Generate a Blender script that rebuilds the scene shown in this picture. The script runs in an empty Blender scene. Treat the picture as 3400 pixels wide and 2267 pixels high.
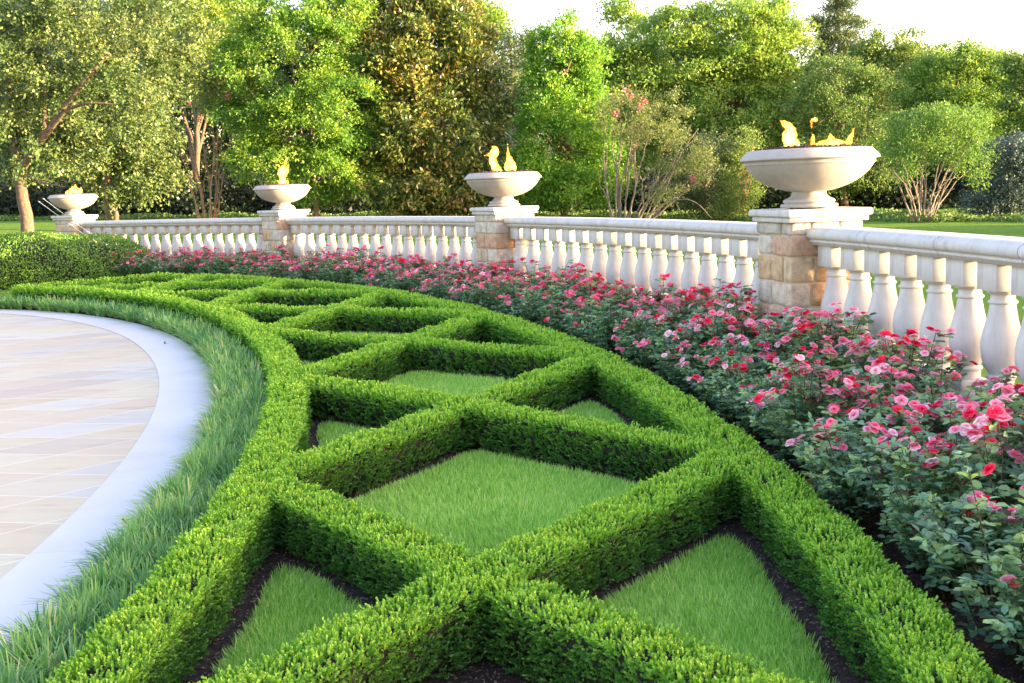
import bpy, bmesh, math, random
import numpy as np
from mathutils import Vector, Matrix
RNG = np.random.default_rng(7)
R_ = math.radians
S = bpy.context.scene
COL = S.collection

# ------------------------------------------------------------------ camera, sky, sun, exposure
FPX, PITCH, ROLL, CH = 3665.0, .137, .0356, 1.7547
cam = bpy.data.cameras.new('camera'); cam.sensor_width = 36.0; cam.lens = 36*FPX/3400
cam.clip_start = .05; cam.clip_end = 3000
co = bpy.data.objects.new('camera', cam); COL.objects.link(co); S.camera = co
cp, sp, cr, sr = math.cos(PITCH), math.sin(PITCH), math.cos(ROLL), math.sin(ROLL)
fw = Vector((0, cp, -sp)); ux = Vector((1, 0, 0)); uz = Vector((0, sp, cp))
cx_ = ux*cr - uz*sr; cy_ = ux*sr + uz*cr
co.matrix_world = Matrix((cx_, cy_, -fw)).transposed().to_4x4(); co.location = (0, 0, CH)

SUN_EL, SUN_AZ = 5.0, 104.0      # azimuth clockwise from +Y
w = bpy.data.worlds.new('World'); S.world = w; w.use_nodes = True
nt = w.node_tree; nt.nodes.clear()
sky = nt.nodes.new('ShaderNodeTexSky'); sky.sky_type = 'NISHITA'; sky.sun_disc = False
sky.sun_elevation = R_(SUN_EL); sky.sun_rotation = R_(SUN_AZ); sky.air_density = 1.0; sky.dust_density = 2.2; sky.ozone_density = 1.0
bg = nt.nodes.new('ShaderNodeBackground'); bg.inputs[1].default_value = .15
wo = nt.nodes.new('ShaderNodeOutputWorld')
tintn = nt.nodes.new('ShaderNodeMix'); tintn.data_type = 'RGBA'; tintn.blend_type = 'MULTIPLY'; tintn.inputs[0].default_value = 1
tintn.inputs[7].default_value = (1.03, .90, 1.04, 1)
nt.links.new(sky.outputs[0], tintn.inputs[6]); nt.links.new(tintn.outputs[2], bg.inputs[0]); nt.links.new(bg.outputs[0], wo.inputs[0])
sl = bpy.data.lights.new('sun', 'SUN'); sl.energy = 3.0; sl.angle = R_(.5); sl.color = (1.0, .76, .44)
so = bpy.data.objects.new('sun', sl); COL.objects.link(so)
sd = Vector((math.sin(R_(SUN_AZ))*math.cos(R_(SUN_EL)), math.cos(R_(SUN_AZ))*math.cos(R_(SUN_EL)), math.sin(R_(SUN_EL))))
so.rotation_euler = sd.to_track_quat('Z', 'Y').to_euler(); so.location = (40, 0, 30)
S.view_settings.view_transform = 'Standard'; S.view_settings.look = 'None'
S.view_settings.exposure = 3.3; S.view_settings.gamma = 1.0
S.render.engine = 'CYCLES'
S.cycles.use_denoising = True; S.cycles.max_bounces = 6; S.cycles.diffuse_bounces = 3; S.cycles.glossy_bounces = 2
S.cycles.transmission_bounces = 3; S.cycles.transparent_max_bounces = 8; S.cycles.volume_bounces = 0
S.cycles.sample_clamp_indirect = 4.0
S.cycles.use_adaptive_sampling = False

# ------------------------------------------------------------------ helpers
def ray(xd, yd):
    """direction through a point of the photo (given on a 2352 px wide copy)"""
    X = xd*1.44558 - 1700; Y = 1133.5 - yd*1.44558
    u = X*cr + Y*sr; v = -X*sr + Y*cr
    d = np.array([u, FPX*cp + v*sp, -FPX*sp + v*cp])
    return d/d[1]
def at(xd, yd, dist):
    d = ray(xd, yd)*dist
    return np.array([d[0], d[1], d[2] + CH])
PPM = lambda dist: FPX/1.44558/dist          # photo px (2352 wide) per metre

def props(o, label=None, cat=None, group=None, kind=None):
    if label: o['label'] = label
    if cat: o['category'] = cat
    if group: o['group'] = group
    if kind: o['kind'] = kind
    return o
def empty(name, loc=(0, 0, 0), rz=0, **k):
    o = bpy.data.objects.new(name, None); COL.objects.link(o); o.location = loc; o.rotation_euler = (0, 0, rz)
    o.empty_display_size = .2
    return props(o, **k)
def link(name, me, mat=None, parent=None, **k):
    if mat is not None and not me.materials: me.materials.append(mat)
    o = bpy.data.objects.new(name, me); COL.objects.link(o)
    if parent is not None: o.parent = parent
    return props(o, **k)
def npmesh(name, V, F, tint=None, smooth=False, hue=None):
    V = np.ascontiguousarray(V, dtype=np.float32); F = np.ascontiguousarray(F, dtype=np.int32)
    me = bpy.data.meshes.new(name); n = F.shape[1]
    me.vertices.add(len(V)); me.vertices.foreach_set('co', V.ravel())
    me.loops.add(F.size); me.loops.foreach_set('vertex_index', F.ravel())
    me.polygons.add(len(F)); me.polygons.foreach_set('loop_start', np.arange(0, F.size, n, dtype=np.int32))
    if smooth: me.polygons.foreach_set('use_smooth', np.ones(len(F), dtype=bool))
    for nm, t in (('tint', tint), ('hue', hue)):
        if t is not None:
            a = me.attributes.new(nm, 'FLOAT', 'POINT'); a.data.foreach_set('value', np.ascontiguousarray(t, dtype=np.float32))
    me.update(calc_edges=True)
    return me
class MB:
    """collects quads with numpy, builds one mesh"""
    def __init__(s): s.V = []; s.F = []; s.T = []; s.n = 0
    def add(s, V, F, t=0.5):
        V = np.asarray(V, float); F = np.asarray(F, int)
        s.V.append(V); s.F.append(F + s.n); s.n += len(V)
        s.T.append(np.broadcast_to(np.asarray(t, float), (len(V),)).copy())
    def tube(s, P, rad, k=8, t=.5, cap=True):
        P = np.asarray(P, float); rad = np.broadcast_to(np.asarray(rad, float), (len(P),))
        T = np.gradient(P, axis=0); T /= np.linalg.norm(T, axis=1)[:, None] + 1e-9
        ref = np.array([0, 0, 1.]) if abs(T[:, 2]).mean() < .8 else np.array([1., 0, 0])
        A = np.cross(T, ref); A /= np.linalg.norm(A, axis=1)[:, None] + 1e-9; B = np.cross(T, A)
        a = np.linspace(0, 2*np.pi, k, endpoint=False)
        V = (P[:, None] + rad[:, None, None]*(np.cos(a)[None, :, None]*A[:, None] + np.sin(a)[None, :, None]*B[:, None])).reshape(-1, 3)
        m = len(P); i = np.arange(m-1)[:, None]*k; j = np.arange(k)[None]
        F = np.stack([i+j, i+(j+1) % k, i+k+(j+1) % k, i+k+j], -1).reshape(-1, 4)
        s.add(V, F, t)
    def lathe(s, prof, c=(0, 0, 0), k=40, t=.5):
        prof = np.asarray(prof, float); a = np.linspace(0, 2*np.pi, k, endpoint=False)
        V = np.stack([prof[:, 0, None]*np.cos(a), prof[:, 0, None]*np.sin(a), np.broadcast_to(prof[:, 1, None], (len(prof), k))], -1).reshape(-1, 3) + np.asarray(c)
        i = np.arange(len(prof)-1)[:, None]*k; j = np.arange(k)[None]
        F = np.stack([i+j, i+(j+1) % k, i+k+(j+1) % k, i+k+j], -1).reshape(-1, 4)
        s.add(V, F, t)
    def box(s, x0, x1, y0, y1, z0, z1, t=.5):
        V = [(x, y, z) for x in (x0, x1) for y in (y0, y1) for z in (z0, z1)]
        F = [(0, 1, 3, 2), (4, 6, 7, 5), (0, 4, 5, 1), (2, 3, 7, 6), (0, 2, 6, 4), (1, 5, 7, 3)]
        s.add(V, F, t)
    def mesh(s, name, smooth=False):
        return npmesh(name, np.concatenate(s.V), np.concatenate(s.F), np.concatenate(s.T), smooth)
def bev(me, wd=.004, seg=2, angle=30):
    bm = bmesh.new(); bm.from_mesh(me)
    bmesh.ops.recalc_face_normals(bm, faces=bm.faces)
    e = [x for x in bm.edges if len(x.link_faces) == 2 and x.calc_face_angle(0) > R_(angle)]
    bmesh.ops.bevel(bm, geom=e, offset=wd, segments=seg, affect='EDGES', profile=.6)
    bm.to_mesh(me); bm.free(); return me
def unit(v): return v/(np.linalg.norm(v, axis=-1, keepdims=True) + 1e-9)
def leaves(P, D, N, L, W, fold=.35, tint=None, cup=0.0):
    """two-quad folded leaves: P base, D direction, N rough normal"""
    P = np.asarray(P, float); n = len(P); D = unit(D); Sd = unit(np.cross(D, N)); N = np.cross(Sd, D)
    L = np.broadcast_to(L, (n,))[:, None]; W = np.broadcast_to(W, (n,))[:, None]
    up = N*W*fold; b = N*L*cup
    V = np.stack([P, P+D*L*.3+Sd*W*.45+up+b*.6, P+D*L*.72+Sd*W*.4+up+b*.6, P+D*L, P+D*L*.72-Sd*W*.4+up+b*.6, P+D*L*.3-Sd*W*.45+up+b*.6], 1).reshape(-1, 3)
    o = np.arange(n)[:, None]*6
    F = np.concatenate([o+np.array([[0, 1, 2, 3]]), o+np.array([[3, 4, 5, 0]])], 1).reshape(-1, 4)
    return V, F, np.repeat(np.broadcast_to(.5 if tint is None else tint, (n,)), 6)
def leaves1(P, D, N, L, W, tint):
    P = np.asarray(P, float); n = len(P); D = unit(D); Sd = unit(np.cross(D, N))
    L = np.broadcast_to(L, (n,))[:, None]; W = np.broadcast_to(W, (n,))[:, None]
    V = np.stack([P, P+D*L*.45+Sd*W*.5, P+D*L, P+D*L*.45-Sd*W*.5], 1).reshape(-1, 3)
    F = np.arange(n)[:, None]*4 + np.array([[0, 1, 2, 3]])
    return V, F, np.repeat(tint, 4)
def rdir(n): return unit(RNG.normal(size=(n, 3)))

# ------------------------------------------------------------------ materials
def mat(name):
    m = bpy.data.materials.new(name); m.use_nodes = True; t = m.node_tree; t.nodes.clear()
    return m, t, t.nodes.new('ShaderNodeOutputMaterial')
def N_(t, ty, **k):
    n = t.nodes.new(ty)
    for a, b in k.items():
        if a[0] == '_': n.inputs[int(a[1:])].default_value = b
        else: setattr(n, a, b)
    return n
def ramp(t, stops, interp='LINEAR'):
    r = t.nodes.new('ShaderNodeValToRGB'); r.color_ramp.interpolation = interp
    e = r.color_ramp.elements
    while len(e) < len(stops): e.new(.5)
    for x, (p, c) in zip(e, stops): x.position = p; x.color = (*c, 1)
    return r
def leafmat(name, stops, trans=.35, rough=.5, spec=.35, noise=0., nscale=1.5, tcol=1.25):
    m, t, out = mat(name)
    a = N_(t, 'ShaderNodeAttribute', attribute_name='tint')
    r = ramp(t, stops)
    if noise:
        g = N_(t, 'ShaderNodeNewGeometry'); no = N_(t, 'ShaderNodeTexNoise'); no.inputs['Scale'].default_value = nscale
        t.links.new(g.outputs['Position'], no.inputs['Vector'])
        ma = N_(t, 'ShaderNodeMath', operation='MULTIPLY_ADD'); ma.inputs[1].default_value = noise; 
        mb = N_(t, 'ShaderNodeMath', operation='ADD'); mb.inputs[1].default_value = -.5*noise
        t.links.new(no.outputs[0], ma.inputs[0]); t.links.new(a.outputs['Fac'], ma.inputs[2]); t.links.new(ma.outputs[0], mb.inputs[0])
        t.links.new(mb.outputs[0], r.inputs[0])
    else: t.links.new(a.outputs['Fac'], r.inputs[0])
    b = N_(t, 'ShaderNodeBsdfPrincipled'); b.inputs['Roughness'].default_value = rough
    b.inputs['Specular IOR Level'].default_value = spec
    t.links.new(r.outputs[0], b.inputs['Base Color'])
    tr = N_(t, 'ShaderNodeBsdfTranslucent')
    hs = N_(t, 'ShaderNodeHueSaturation'); hs.inputs['Value'].default_value = tcol; hs.inputs['Saturation'].default_value = 1.1; hs.inputs['Hue'].default_value = .49
    t.links.new(r.outputs[0], hs.inputs['Color']); t.links.new(hs.outputs[0], tr.inputs[0])
    mx = N_(t, 'ShaderNodeMixShader'); mx.inputs[0].default_value = trans
    t.links.new(b.outputs[0], mx.inputs[1]); t.links.new(tr.outputs[0], mx.inputs[2]); t.links.new(mx.outputs[0], out.inputs[0])
    return m
def stonemat(name, c1, c2, scale=6, bump=.15, rough=.75, fine=90, attr=False, stops=None, streak=0):
    m, t, out = mat(name)
    tc = N_(t, 'ShaderNodeTexCoord'); g = tc.outputs['Object']
    n1 = N_(t, 'ShaderNodeTexNoise'); n1.inputs['Scale'].default_value = scale; n1.inputs['Detail'].default_value = 6; n1.inputs['Roughness'].default_value = .65
    n2 = N_(t, 'ShaderNodeTexNoise'); n2.inputs['Scale'].default_value = fine; n2.inputs['Detail'].default_value = 4
    for n in (n1, n2): t.links.new(g, n.inputs['Vector'])
    b = N_(t, 'ShaderNodeBsdfPrincipled'); b.inputs['Roughness'].default_value = rough; b.inputs['Specular IOR Level'].default_value = .3
    r = ramp(t, [(.3, c1), (.7, c2)]); t.links.new(n1.outputs[0], r.inputs[0])
    colr = r.outputs[0]
    if attr:
        a = N_(t, 'ShaderNodeAttribute', attribute_name='tint'); r2 = ramp(t, stops, 'LINEAR'); t.links.new(a.outputs['Fac'], r2.inputs[0])
        mx = N_(t, 'ShaderNodeMix', data_type='RGBA', blend_type='MULTIPLY'); mx.inputs[0].default_value = 1
        t.links.new(r2.outputs[0], mx.inputs[6]); t.links.new(r.outputs[0], mx.inputs[7]); colr = mx.outputs[2]
    if streak:
        mp = N_(t, 'ShaderNodeMapping'); mp.inputs['Scale'].default_value = (9, 9, 1.1); t.links.new(g, mp.inputs['Vector'])
        n3 = N_(t, 'ShaderNodeTexNoise'); n3.inputs['Scale'].default_value = 1.6; n3.inputs['Detail'].default_value = 7; n3.inputs['Roughness'].default_value = .7; t.links.new(mp.outputs[0], n3.inputs['Vector'])
        r3 = ramp(t, [(.28, (.62, .60, .57)), (.45, (.93, .92, .90)), (.6, (1, 1, 1))]); t.links.new(n3.outputs[0], r3.inputs[0])
        m3 = N_(t, 'ShaderNodeMix', data_type='RGBA', blend_type='MULTIPLY'); m3.inputs[0].default_value = streak
        t.links.new(colr, m3.inputs[6]); t.links.new(r3.outputs[0], m3.inputs[7]); colr = m3.outputs[2]
    t.links.new(colr, b.inputs['Base Color'])
    ad = N_(t, 'ShaderNodeMath', operation='ADD'); t.links.new(n1.outputs[0], ad.inputs[0]); 
    mu = N_(t, 'ShaderNodeMath', operation='MULTIPLY'); mu.inputs[1].default_value = .3; t.links.new(n2.outputs[0], mu.inputs[0]); t.links.new(mu.outputs[0], ad.inputs[1])
    bu = N_(t, 'ShaderNodeBump'); bu.inputs['Strength'].default_value = bump; bu.inputs['Distance'].default_value = .02
    t.links.new(ad.outputs[0], bu.inputs['Height']); t.links.new(bu.outputs[0], b.inputs['Normal'])
    t.links.new(b.outputs[0], out.inputs[0])
    return m
M = {}
M['box'] = leafmat('boxwood_leaf', [(0, (.055, .16, .035)), (.35, (.15, .35, .05)), (.65, (.26, .52, .065)), (1, (.44, .66, .10))], trans=.38, rough=.42, spec=.4, noise=.25, nscale=2.2)
M['boxcore'] = stonemat('boxwood_twigs', (.012, .016, .006), (.03, .035, .015), 30, .5)
M['grass'] = leafmat('lawn_blades', [(0, (.18, .40, .07)), (.5, (.34, .61, .12)), (1, (.62, .75, .28))], trans=.42, rough=.55, spec=.25, noise=.5, nscale=1.6)
M['liriope'] = leafmat('lilyturf_blades', [(0, (.07, .20, .075)), (.5, (.20, .42, .12)), (.85, (.42, .60, .15)), (1, (.66, .62, .34))], trans=.35, rough=.4, spec=.45, noise=.55, nscale=1.1)
M['roseleaf'] = leafmat('rose_leaf', [(0, (.09, .19, .12)), (.5, (.22, .40, .19)), (.85, (.38, .54, .17)), (.93, (.10, .10, .03)), (1, (.10, .022, .025))], trans=.25, rough=.42, spec=.45)
M['petal'] = leafmat('rose_petal', [(0, (.88, .02, .07)), (.35, (.95, .10, .20)), (.6, (.98, .30, .44)), (.85, (.98, .60, .70)), (1, (.97, .85, .85))], trans=.42, rough=.55, spec=.2, tcol=1.15)
M['stem'] = stonemat('green_stem', (.05, .075, .025), (.10, .09, .04), 20, .1)
M['twig'] = stonemat('dry_twig', (.10, .065, .04), (.22, .15, .10), 30, .3)
M['soil'] = stonemat('mulch', (.014, .010, .008), (.075, .052, .042), 28, 1.0, .95, 160)
M['chip'] = stonemat('mulch_chip', (.05, .032, .024), (.30, .21, .16), 25, .3, .9)
M['cast'] = stonemat('cast_stone', (.56, .54, .505), (.645, .625, .60), 5, .08, .85, 140, streak=.75)
M['bowlst'] = stonemat('bowl_stone', (.40, .37, .335), (.455, .42, .38), 7, .06, .85, 140, streak=.45)
M['mortar'] = stonemat('mortar', (.48, .38, .25), (.62, .52, .38), 25, .3, .9)
M['block'] = stonemat('rough_stone_block', (.55, .5, .45), (1, 1, 1), 11, .9, .85, 70, True,
    [(0, (.66, .44, .25)), (.25, (.68, .55, .37)), (.5, (.62, .58, .51)), (.75, (.72, .66, .55)), (1, (.64, .40, .25))])
M['lava'] = stonemat('lava_rock', (.015, .010, .012), (.07, .035, .03), 14, .8, .8)
M['border'] = stonemat('pale_limestone', (.66, .645, .63), (.72, .705, .69), 2.5, .03, .6, 60)
M['bark'] = stonemat('brown_bark', (.08, .055, .04), (.21, .15, .105), 14, 1., .9)
M['barkpale'] = stonemat('pale_smooth_bark', (.24, .14, .09), (.38, .25, .17), 5, .3, .8)
M['barkgrey'] = stonemat('grey_smooth_bark', (.14, .11, .09), (.28, .23, .19), 6, .3, .8)
M['metal'] = stonemat('white_cable', (.6, .6, .6), (.8, .8, .8), 20, 0)
M['roof'] = stonemat('slate_roof', (.22, .25, .28), (.30, .33, .36), 20, .2)
M['wallpaint'] = stonemat('house_wall', (.42, .38, .33), (.50, .46, .40), 5, .1)

def lawnmat():
    m, t, out = mat('mown_lawn')
    g = N_(t, 'ShaderNodeNewGeometry')
    n1 = N_(t, 'ShaderNodeTexNoise'); n1.inputs['Scale'].default_value = .35; n1.inputs['Detail'].default_value = 8; n1.inputs['Roughness'].default_value = .7
    n2 = N_(t, 'ShaderNodeTexNoise'); n2.inputs['Scale'].default_value = 40; n2.inputs['Detail'].default_value = 4
    for n in (n1, n2): t.links.new(g.outputs['Position'], n.inputs['Vector'])
    a = N_(t, 'ShaderNodeMath', operation='MULTIPLY_ADD'); a.inputs[1].default_value = .5
    t.links.new(n2.outputs[0], a.inputs[0]); t.links.new(n1.outputs[0], a.inputs[2])
    r = ramp(t, [(.45, (.09, .18, .03)), (.75, (.15, .265, .045)), (1, (.20, .31, .06))]); t.links.new(a.outputs[0], r.inputs[0])
    b = N_(t, 'ShaderNodeBsdfPrincipled'); b.inputs['Roughness'].default_value = 1; b.inputs['Specular IOR Level'].default_value = 0.02
    bu = N_(t, 'ShaderNodeBump'); bu.inputs['Strength'].default_value = .8; bu.inputs['Distance'].default_value = .04
    t.links.new(n2.outputs[0], bu.inputs['Height']); t.links.new(bu.outputs[0], b.inputs['Normal'])
    t.links.new(r.outputs[0], b.inputs['Base Color']); t.links.new(b.outputs[0], out.inputs[0])
    return m
M['lawn'] = lawnmat()
M['thatch'] = stonemat('turf_thatch', (.18, .34, .09), (.34, .50, .17), 9, .6, 1, 120)
def patiomat():
    m, t, out = mat('harlequin_flagstone')
    g = N_(t, 'ShaderNodeNewGeometry')
    def mth(op, a, b=None, c=None):
        n = N_(t, 'ShaderNodeMath', operation=op)
        for i, v in enumerate((a, b, c)):
            if v is None: continue
            if isinstance(v, (int, float)): n.inputs[i].default_value = v
            else: t.links.new(v, n.inputs[i])
        return n.outputs[0]
    def dot(v, off, s):
        n = N_(t, 'ShaderNodeVectorMath', operation='DOT_PRODUCT'); n.inputs[1].default_value = v
        t.links.new(g.outputs['Position'], n.inputs[0]); return mth('MULTIPLY', mth('SUBTRACT', n.outputs['Value'], off), 1/s)
    a = dot((.199, .980, 0), 4.65-52, .5165); b = dot((-.725, .688, 0), 5.53-53, .535)
    fa, fb = mth('FLOOR', a), mth('FLOOR', b); ra, rb = mth('FRACT', a), mth('FRACT', b)
    cv = N_(t, 'ShaderNodeCombineXYZ'); t.links.new(fa, cv.inputs[0]); t.links.new(fb, cv.inputs[1])
    wn = N_(t, 'ShaderNodeTexWhiteNoise', noise_dimensions='3D'); t.links.new(cv.outputs[0], wn.inputs['Vector'])
    r = ramp(t, [(0, (0.565, 0.454, 0.298)), (.2, (0.595, 0.514, 0.349)), (.42, (0.573, 0.469, 0.337)), (.6, (0.610, 0.543, 0.381)), (.78, (0.521, 0.433, 0.337)), (.9, (0.536, 0.514, 0.445)), (1, (0.610, 0.572, 0.458))])
    t.links.new(wn.outputs['Value'], r.inputs[0])
    # veins stretched along the stones
    mp = N_(t, 'ShaderNodeMapping'); mp.inputs['Rotation'].default_value = (0, 0, R_(11)); mp.inputs['Scale'].default_value = (1.2, 7, 1)
    t.links.new(g.outputs['Position'], mp.inputs['Vector'])
    ve = N_(t, 'ShaderNodeVectorMath', operation='MULTIPLY_ADD'); ve.inputs[1].default_value = (7, 7, 7)
    t.links.new(wn.outputs['Color'], ve.inputs[0]); t.links.new(mp.outputs[0], ve.inputs[2])
    n1 = N_(t, 'ShaderNodeTexNoise'); n1.inputs['Scale'].default_value = 1.3; n1.inputs['Detail'].default_value = 8; n1.inputs['Roughness'].default_value = .65; n1.inputs['Distortion'].default_value = .6
    t.links.new(ve.outputs[0], n1.inputs['Vector'])
    r2 = ramp(t, [(.30, (.66, .60, .55)), (.40, (.93, .90, .88)), (.55, (1, 1, 1)), (.75, (1, .96, .90))]); t.links.new(n1.outputs[0], r2.inputs[0])
    mx = N_(t, 'ShaderNodeMix', data_type='RGBA', blend_type='MULTIPLY'); mx.inputs[0].default_value = .8
    t.links.new(r.outputs[0], mx.inputs[6]); t.links.new(r2.outputs[0], mx.inputs[7])
    ja = mth('MINIMUM', ra, mth('SUBTRACT', 1, ra)); jb = mth('MINIMUM', rb, mth('SUBTRACT', 1, rb))
    j = mth('LESS_THAN', mth('MINIMUM', ja, jb), .0055)
    m2 = N_(t, 'ShaderNodeMix', data_type='RGBA'); t.links.new(j, m2.inputs[0]); t.links.new(mx.outputs[2], m2.inputs[6]); m2.inputs[7].default_value = (.84, .81, .76, 1)
    bs = N_(t, 'ShaderNodeBsdfPrincipled'); bs.inputs['Roughness'].default_value = .55
    t.links.new(m2.outputs[2], bs.inputs['Base Color'])
    bu = N_(t, 'ShaderNodeBump'); bu.inputs['Strength'].default_value = .12; bu.inputs['Distance'].default_value = .01
    t.links.new(n1.outputs[0], bu.inputs['Height']); t.links.new(bu.outputs[0], bs.inputs['Normal'])
    t.links.new(bs.outputs[0], out.inputs[0]); return m
M['patio'] = patiomat()
def bordermat():
    m, t, out = mat('pale_limestone_band'); g = N_(t, 'ShaderNodeNewGeometry')
    sub = N_(t, 'ShaderNodeVectorMath', operation='SUBTRACT'); sub.inputs[1].default_value = (-23.7671, 4.191, 0); t.links.new(g.outputs['Position'], sub.inputs[0])
    sx = N_(t, 'ShaderNodeSeparateXYZ'); t.links.new(sub.outputs[0], sx.inputs[0])
    at2 = N_(t, 'ShaderNodeMath', operation='ARCTAN2'); t.links.new(sx.outputs[1], at2.inputs[0]); t.links.new(sx.outputs[0], at2.inputs[1])
    mu = N_(t, 'ShaderNodeMath', operation='MULTIPLY_ADD'); mu.inputs[1].default_value = 14.2; mu.inputs[2].default_value = 10.17; t.links.new(at2.outputs[0], mu.inputs[0])
    fr = N_(t, 'ShaderNodeMath', operation='FRACT'); t.links.new(mu.outputs[0], fr.inputs[0]); lt = N_(t, 'ShaderNodeMath', operation='LESS_THAN'); lt.inputs[1].default_value = .003; t.links.new(fr.outputs[0], lt.inputs[0])
    fl = N_(t, 'ShaderNodeMath', operation='FLOOR'); t.links.new(mu.outputs[0], fl.inputs[0]); wn = N_(t, 'ShaderNodeTexWhiteNoise', noise_dimensions='1D'); t.links.new(fl.outputs[0], wn.inputs['W'])
    n1 = N_(t, 'ShaderNodeTexNoise'); n1.inputs['Scale'].default_value = 2.2; n1.inputs['Detail'].default_value = 9; n1.inputs['Roughness'].default_value = .68; t.links.new(g.outputs['Position'], n1.inputs['Vector'])
    ad = N_(t, 'ShaderNodeMath', operation='MULTIPLY_ADD'); ad.inputs[1].default_value = .18; t.links.new(wn.outputs['Value'], ad.inputs[0]); t.links.new(n1.outputs[0], ad.inputs[2])
    r = ramp(t, [(.3, (.52, .50, .49)), (.5, (.60, .575, .57)), (.75, (.64, .62, .615))]); t.links.new(ad.outputs[0], r.inputs[0])
    mx = N_(t, 'ShaderNodeMix', data_type='RGBA'); t.links.new(lt.outputs[0], mx.inputs[0]); t.links.new(r.outputs[0], mx.inputs[6]); mx.inputs[7].default_value = (.48, .46, .44, 1)
    # small dark pits
    vo = N_(t, 'ShaderNodeTexVoronoi'); vo.inputs['Scale'].default_value = 16; t.links.new(g.outputs['Position'], vo.inputs['Vector'])
    wv = N_(t, 'ShaderNodeMath', operation='LESS_THAN'); wv.inputs[1].default_value = .06; t.links.new(vo.outputs['Distance'], wv.inputs[0])
    m2 = N_(t, 'ShaderNodeMix', data_type='RGBA'); t.links.new(wv.outputs[0], m2.inputs[0]); t.links.new(mx.outputs[2], m2.inputs[6]); m2.inputs[7].default_value = (.5, .47, .44, 1)
    b = N_(t, 'ShaderNodeBsdfPrincipled'); b.inputs['Roughness'].default_value = .6; t.links.new(m2.outputs[2], b.inputs['Base Color'])
    bu = N_(t, 'ShaderNodeBump'); bu.inputs['Strength'].default_value = .15; bu.inputs['Distance'].default_value = .01; t.links.new(n1.outputs[0], bu.inputs['Height']); t.links.new(bu.outputs[0], b.inputs['Normal'])
    t.links.new(b.outputs[0], out.inputs[0]); return m
M['border'] = bordermat()
def flamemat():
    m, t, out = mat('gas_flame')
    tc = N_(t, 'ShaderNodeTexCoord'); no = N_(t, 'ShaderNodeTexNoise'); no.inputs['Scale'].default_value = 14; no.inputs['Detail'].default_value = 3
    t.links.new(tc.outputs['Object'], no.inputs['Vector'])
    r = ramp(t, [(.38, (0, 0, 0)), (.62, (1, 1, 1))]); t.links.new(no.outputs[0], r.inputs[0])
    mu = N_(t, 'ShaderNodeMath', operation='MULTIPLY_ADD'); mu.inputs[1].default_value = 26; mu.inputs[2].default_value = 4
    t.links.new(r.outputs[0], mu.inputs[0])
    e = N_(t, 'ShaderNodeEmission'); e.inputs[0].default_value = (1, .33, .032, 1); t.links.new(mu.outputs[0], e.inputs[1])
    t.links.new(e.outputs[0], out.inputs['Volume']); return m
M['flame'] = flamemat()

# ------------------------------------------------------------------ plan of the garden (all rings share one centre)
CX, CY = -23.7671, 4.191
RI, RM, RO = 22.42, 23.66, 25.07            # inner ring hedge, crossings, outer ring hedge
HC = 4.17                                   # half a lattice cell in degrees
HW, HH = .124, .27                          # half width and height of the box hedges
PITH = [12.13, 28.76, 45.19, 61.54]         # piers
RB = 27.053
def warp(r, th):
    r = np.asarray(r, float); th = np.asarray(th, float)
    e = np.maximum(0, th-27)/17
    dr = -.42*e**2
    dt = -.013*np.maximum(0, th-31)**2
    return r+dr, th+dt
def pol(r, th, z=0., wp=True):
    r = np.asarray(r, float); th = np.asarray(th, float)
    if wp: r, th = warp(r, th)
    a = np.radians(th)
    return np.stack(np.broadcast_arrays(CX+r*np.cos(a), CY+r*np.sin(a), np.asarray(z, float)), -1)
TH_END = 51.3
def strip_r(th, k, rising):
    """radius of a slanting hedge line at angle th"""
    d = (np.asarray(th)-(8.34*k-.1))/HC
    if not rising: d = -d
    rm = RM-.06 if k == 0 else RM
    return np.where(d < 0, rm+d*(rm-RI), rm+d*(RO-rm))
def hedge_clear(r, th):
    """distance from every hedge centre line (m), in plan"""
    r = np.asarray(r); th = np.asarray(th)
    ds = [np.abs(r-RI), np.abs(r-RO)]
    for k in range(-1, 7):
        for rs in (True, False):
            dd = (th-(8.34*k-.1))/HC
            v = np.abs(r-strip_r(th, k, rs))*.79
            ds.append(np.where(np.abs(dd) < 1.03, v, 9))
    ds.append(np.abs(th-TH_END)*.41)
    kk = .045
    return -kk*np.log(sum(np.exp(-x/kk) for x in ds))

# ------------------------------------------------------------------ ground
def hz(x, y):
    """lawn level behind the balustrade: it climbs gently towards the left"""
    x = np.asarray(x, float); y = np.asarray(y, float)
    d = np.hypot(x, y); b = np.degrees(np.arctan2(x, np.maximum(y, .01)))
    rise = np.interp(b, [-40, -24, -11, 0, 10, 25], [1.25, 1.1, .76, .46, .2, .02])
    s = np.clip((d-27)/(50-27), 0, 1); s = s*s*(3-2*s)
    return rise*s - .02
def ringsheet(name, r0, r1, t0, t1, z, mat_, nr=2, nt_=160, wp=True, **k):
    r = np.linspace(r0, r1, nr); th = np.linspace(t0, t1, nt_)
    Rr, T = np.meshgrid(r, th, indexing='ij'); V = pol(Rr, T, z, wp).reshape(-1, 3)
    i = np.arange(nr-1)[:, None]*nt_; j = np.arange(nt_-1)[None]
    F = np.stack([i+j, i+nt_+j, i+nt_+j+1, i+j+1], -1).reshape(-1, 4)
    return link(name, npmesh(name, V, F), mat_, **k)
rr = np.concatenate([np.linspace(0, 26, 14), np.linspace(28, 60, 33), np.geomspace(66, 900, 14)]); aa = np.radians(np.linspace(0, 360, 145))
Rr, A = np.meshgrid(rr, aa, indexing='ij'); X = Rr*np.sin(A); Y = Rr*np.cos(A); Z = hz(X, Y)
V = np.stack([X, Y, Z], -1).reshape(-1, 3); i = np.arange(len(rr)-1)[:, None]*145; j = np.arange(144)[None]
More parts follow.
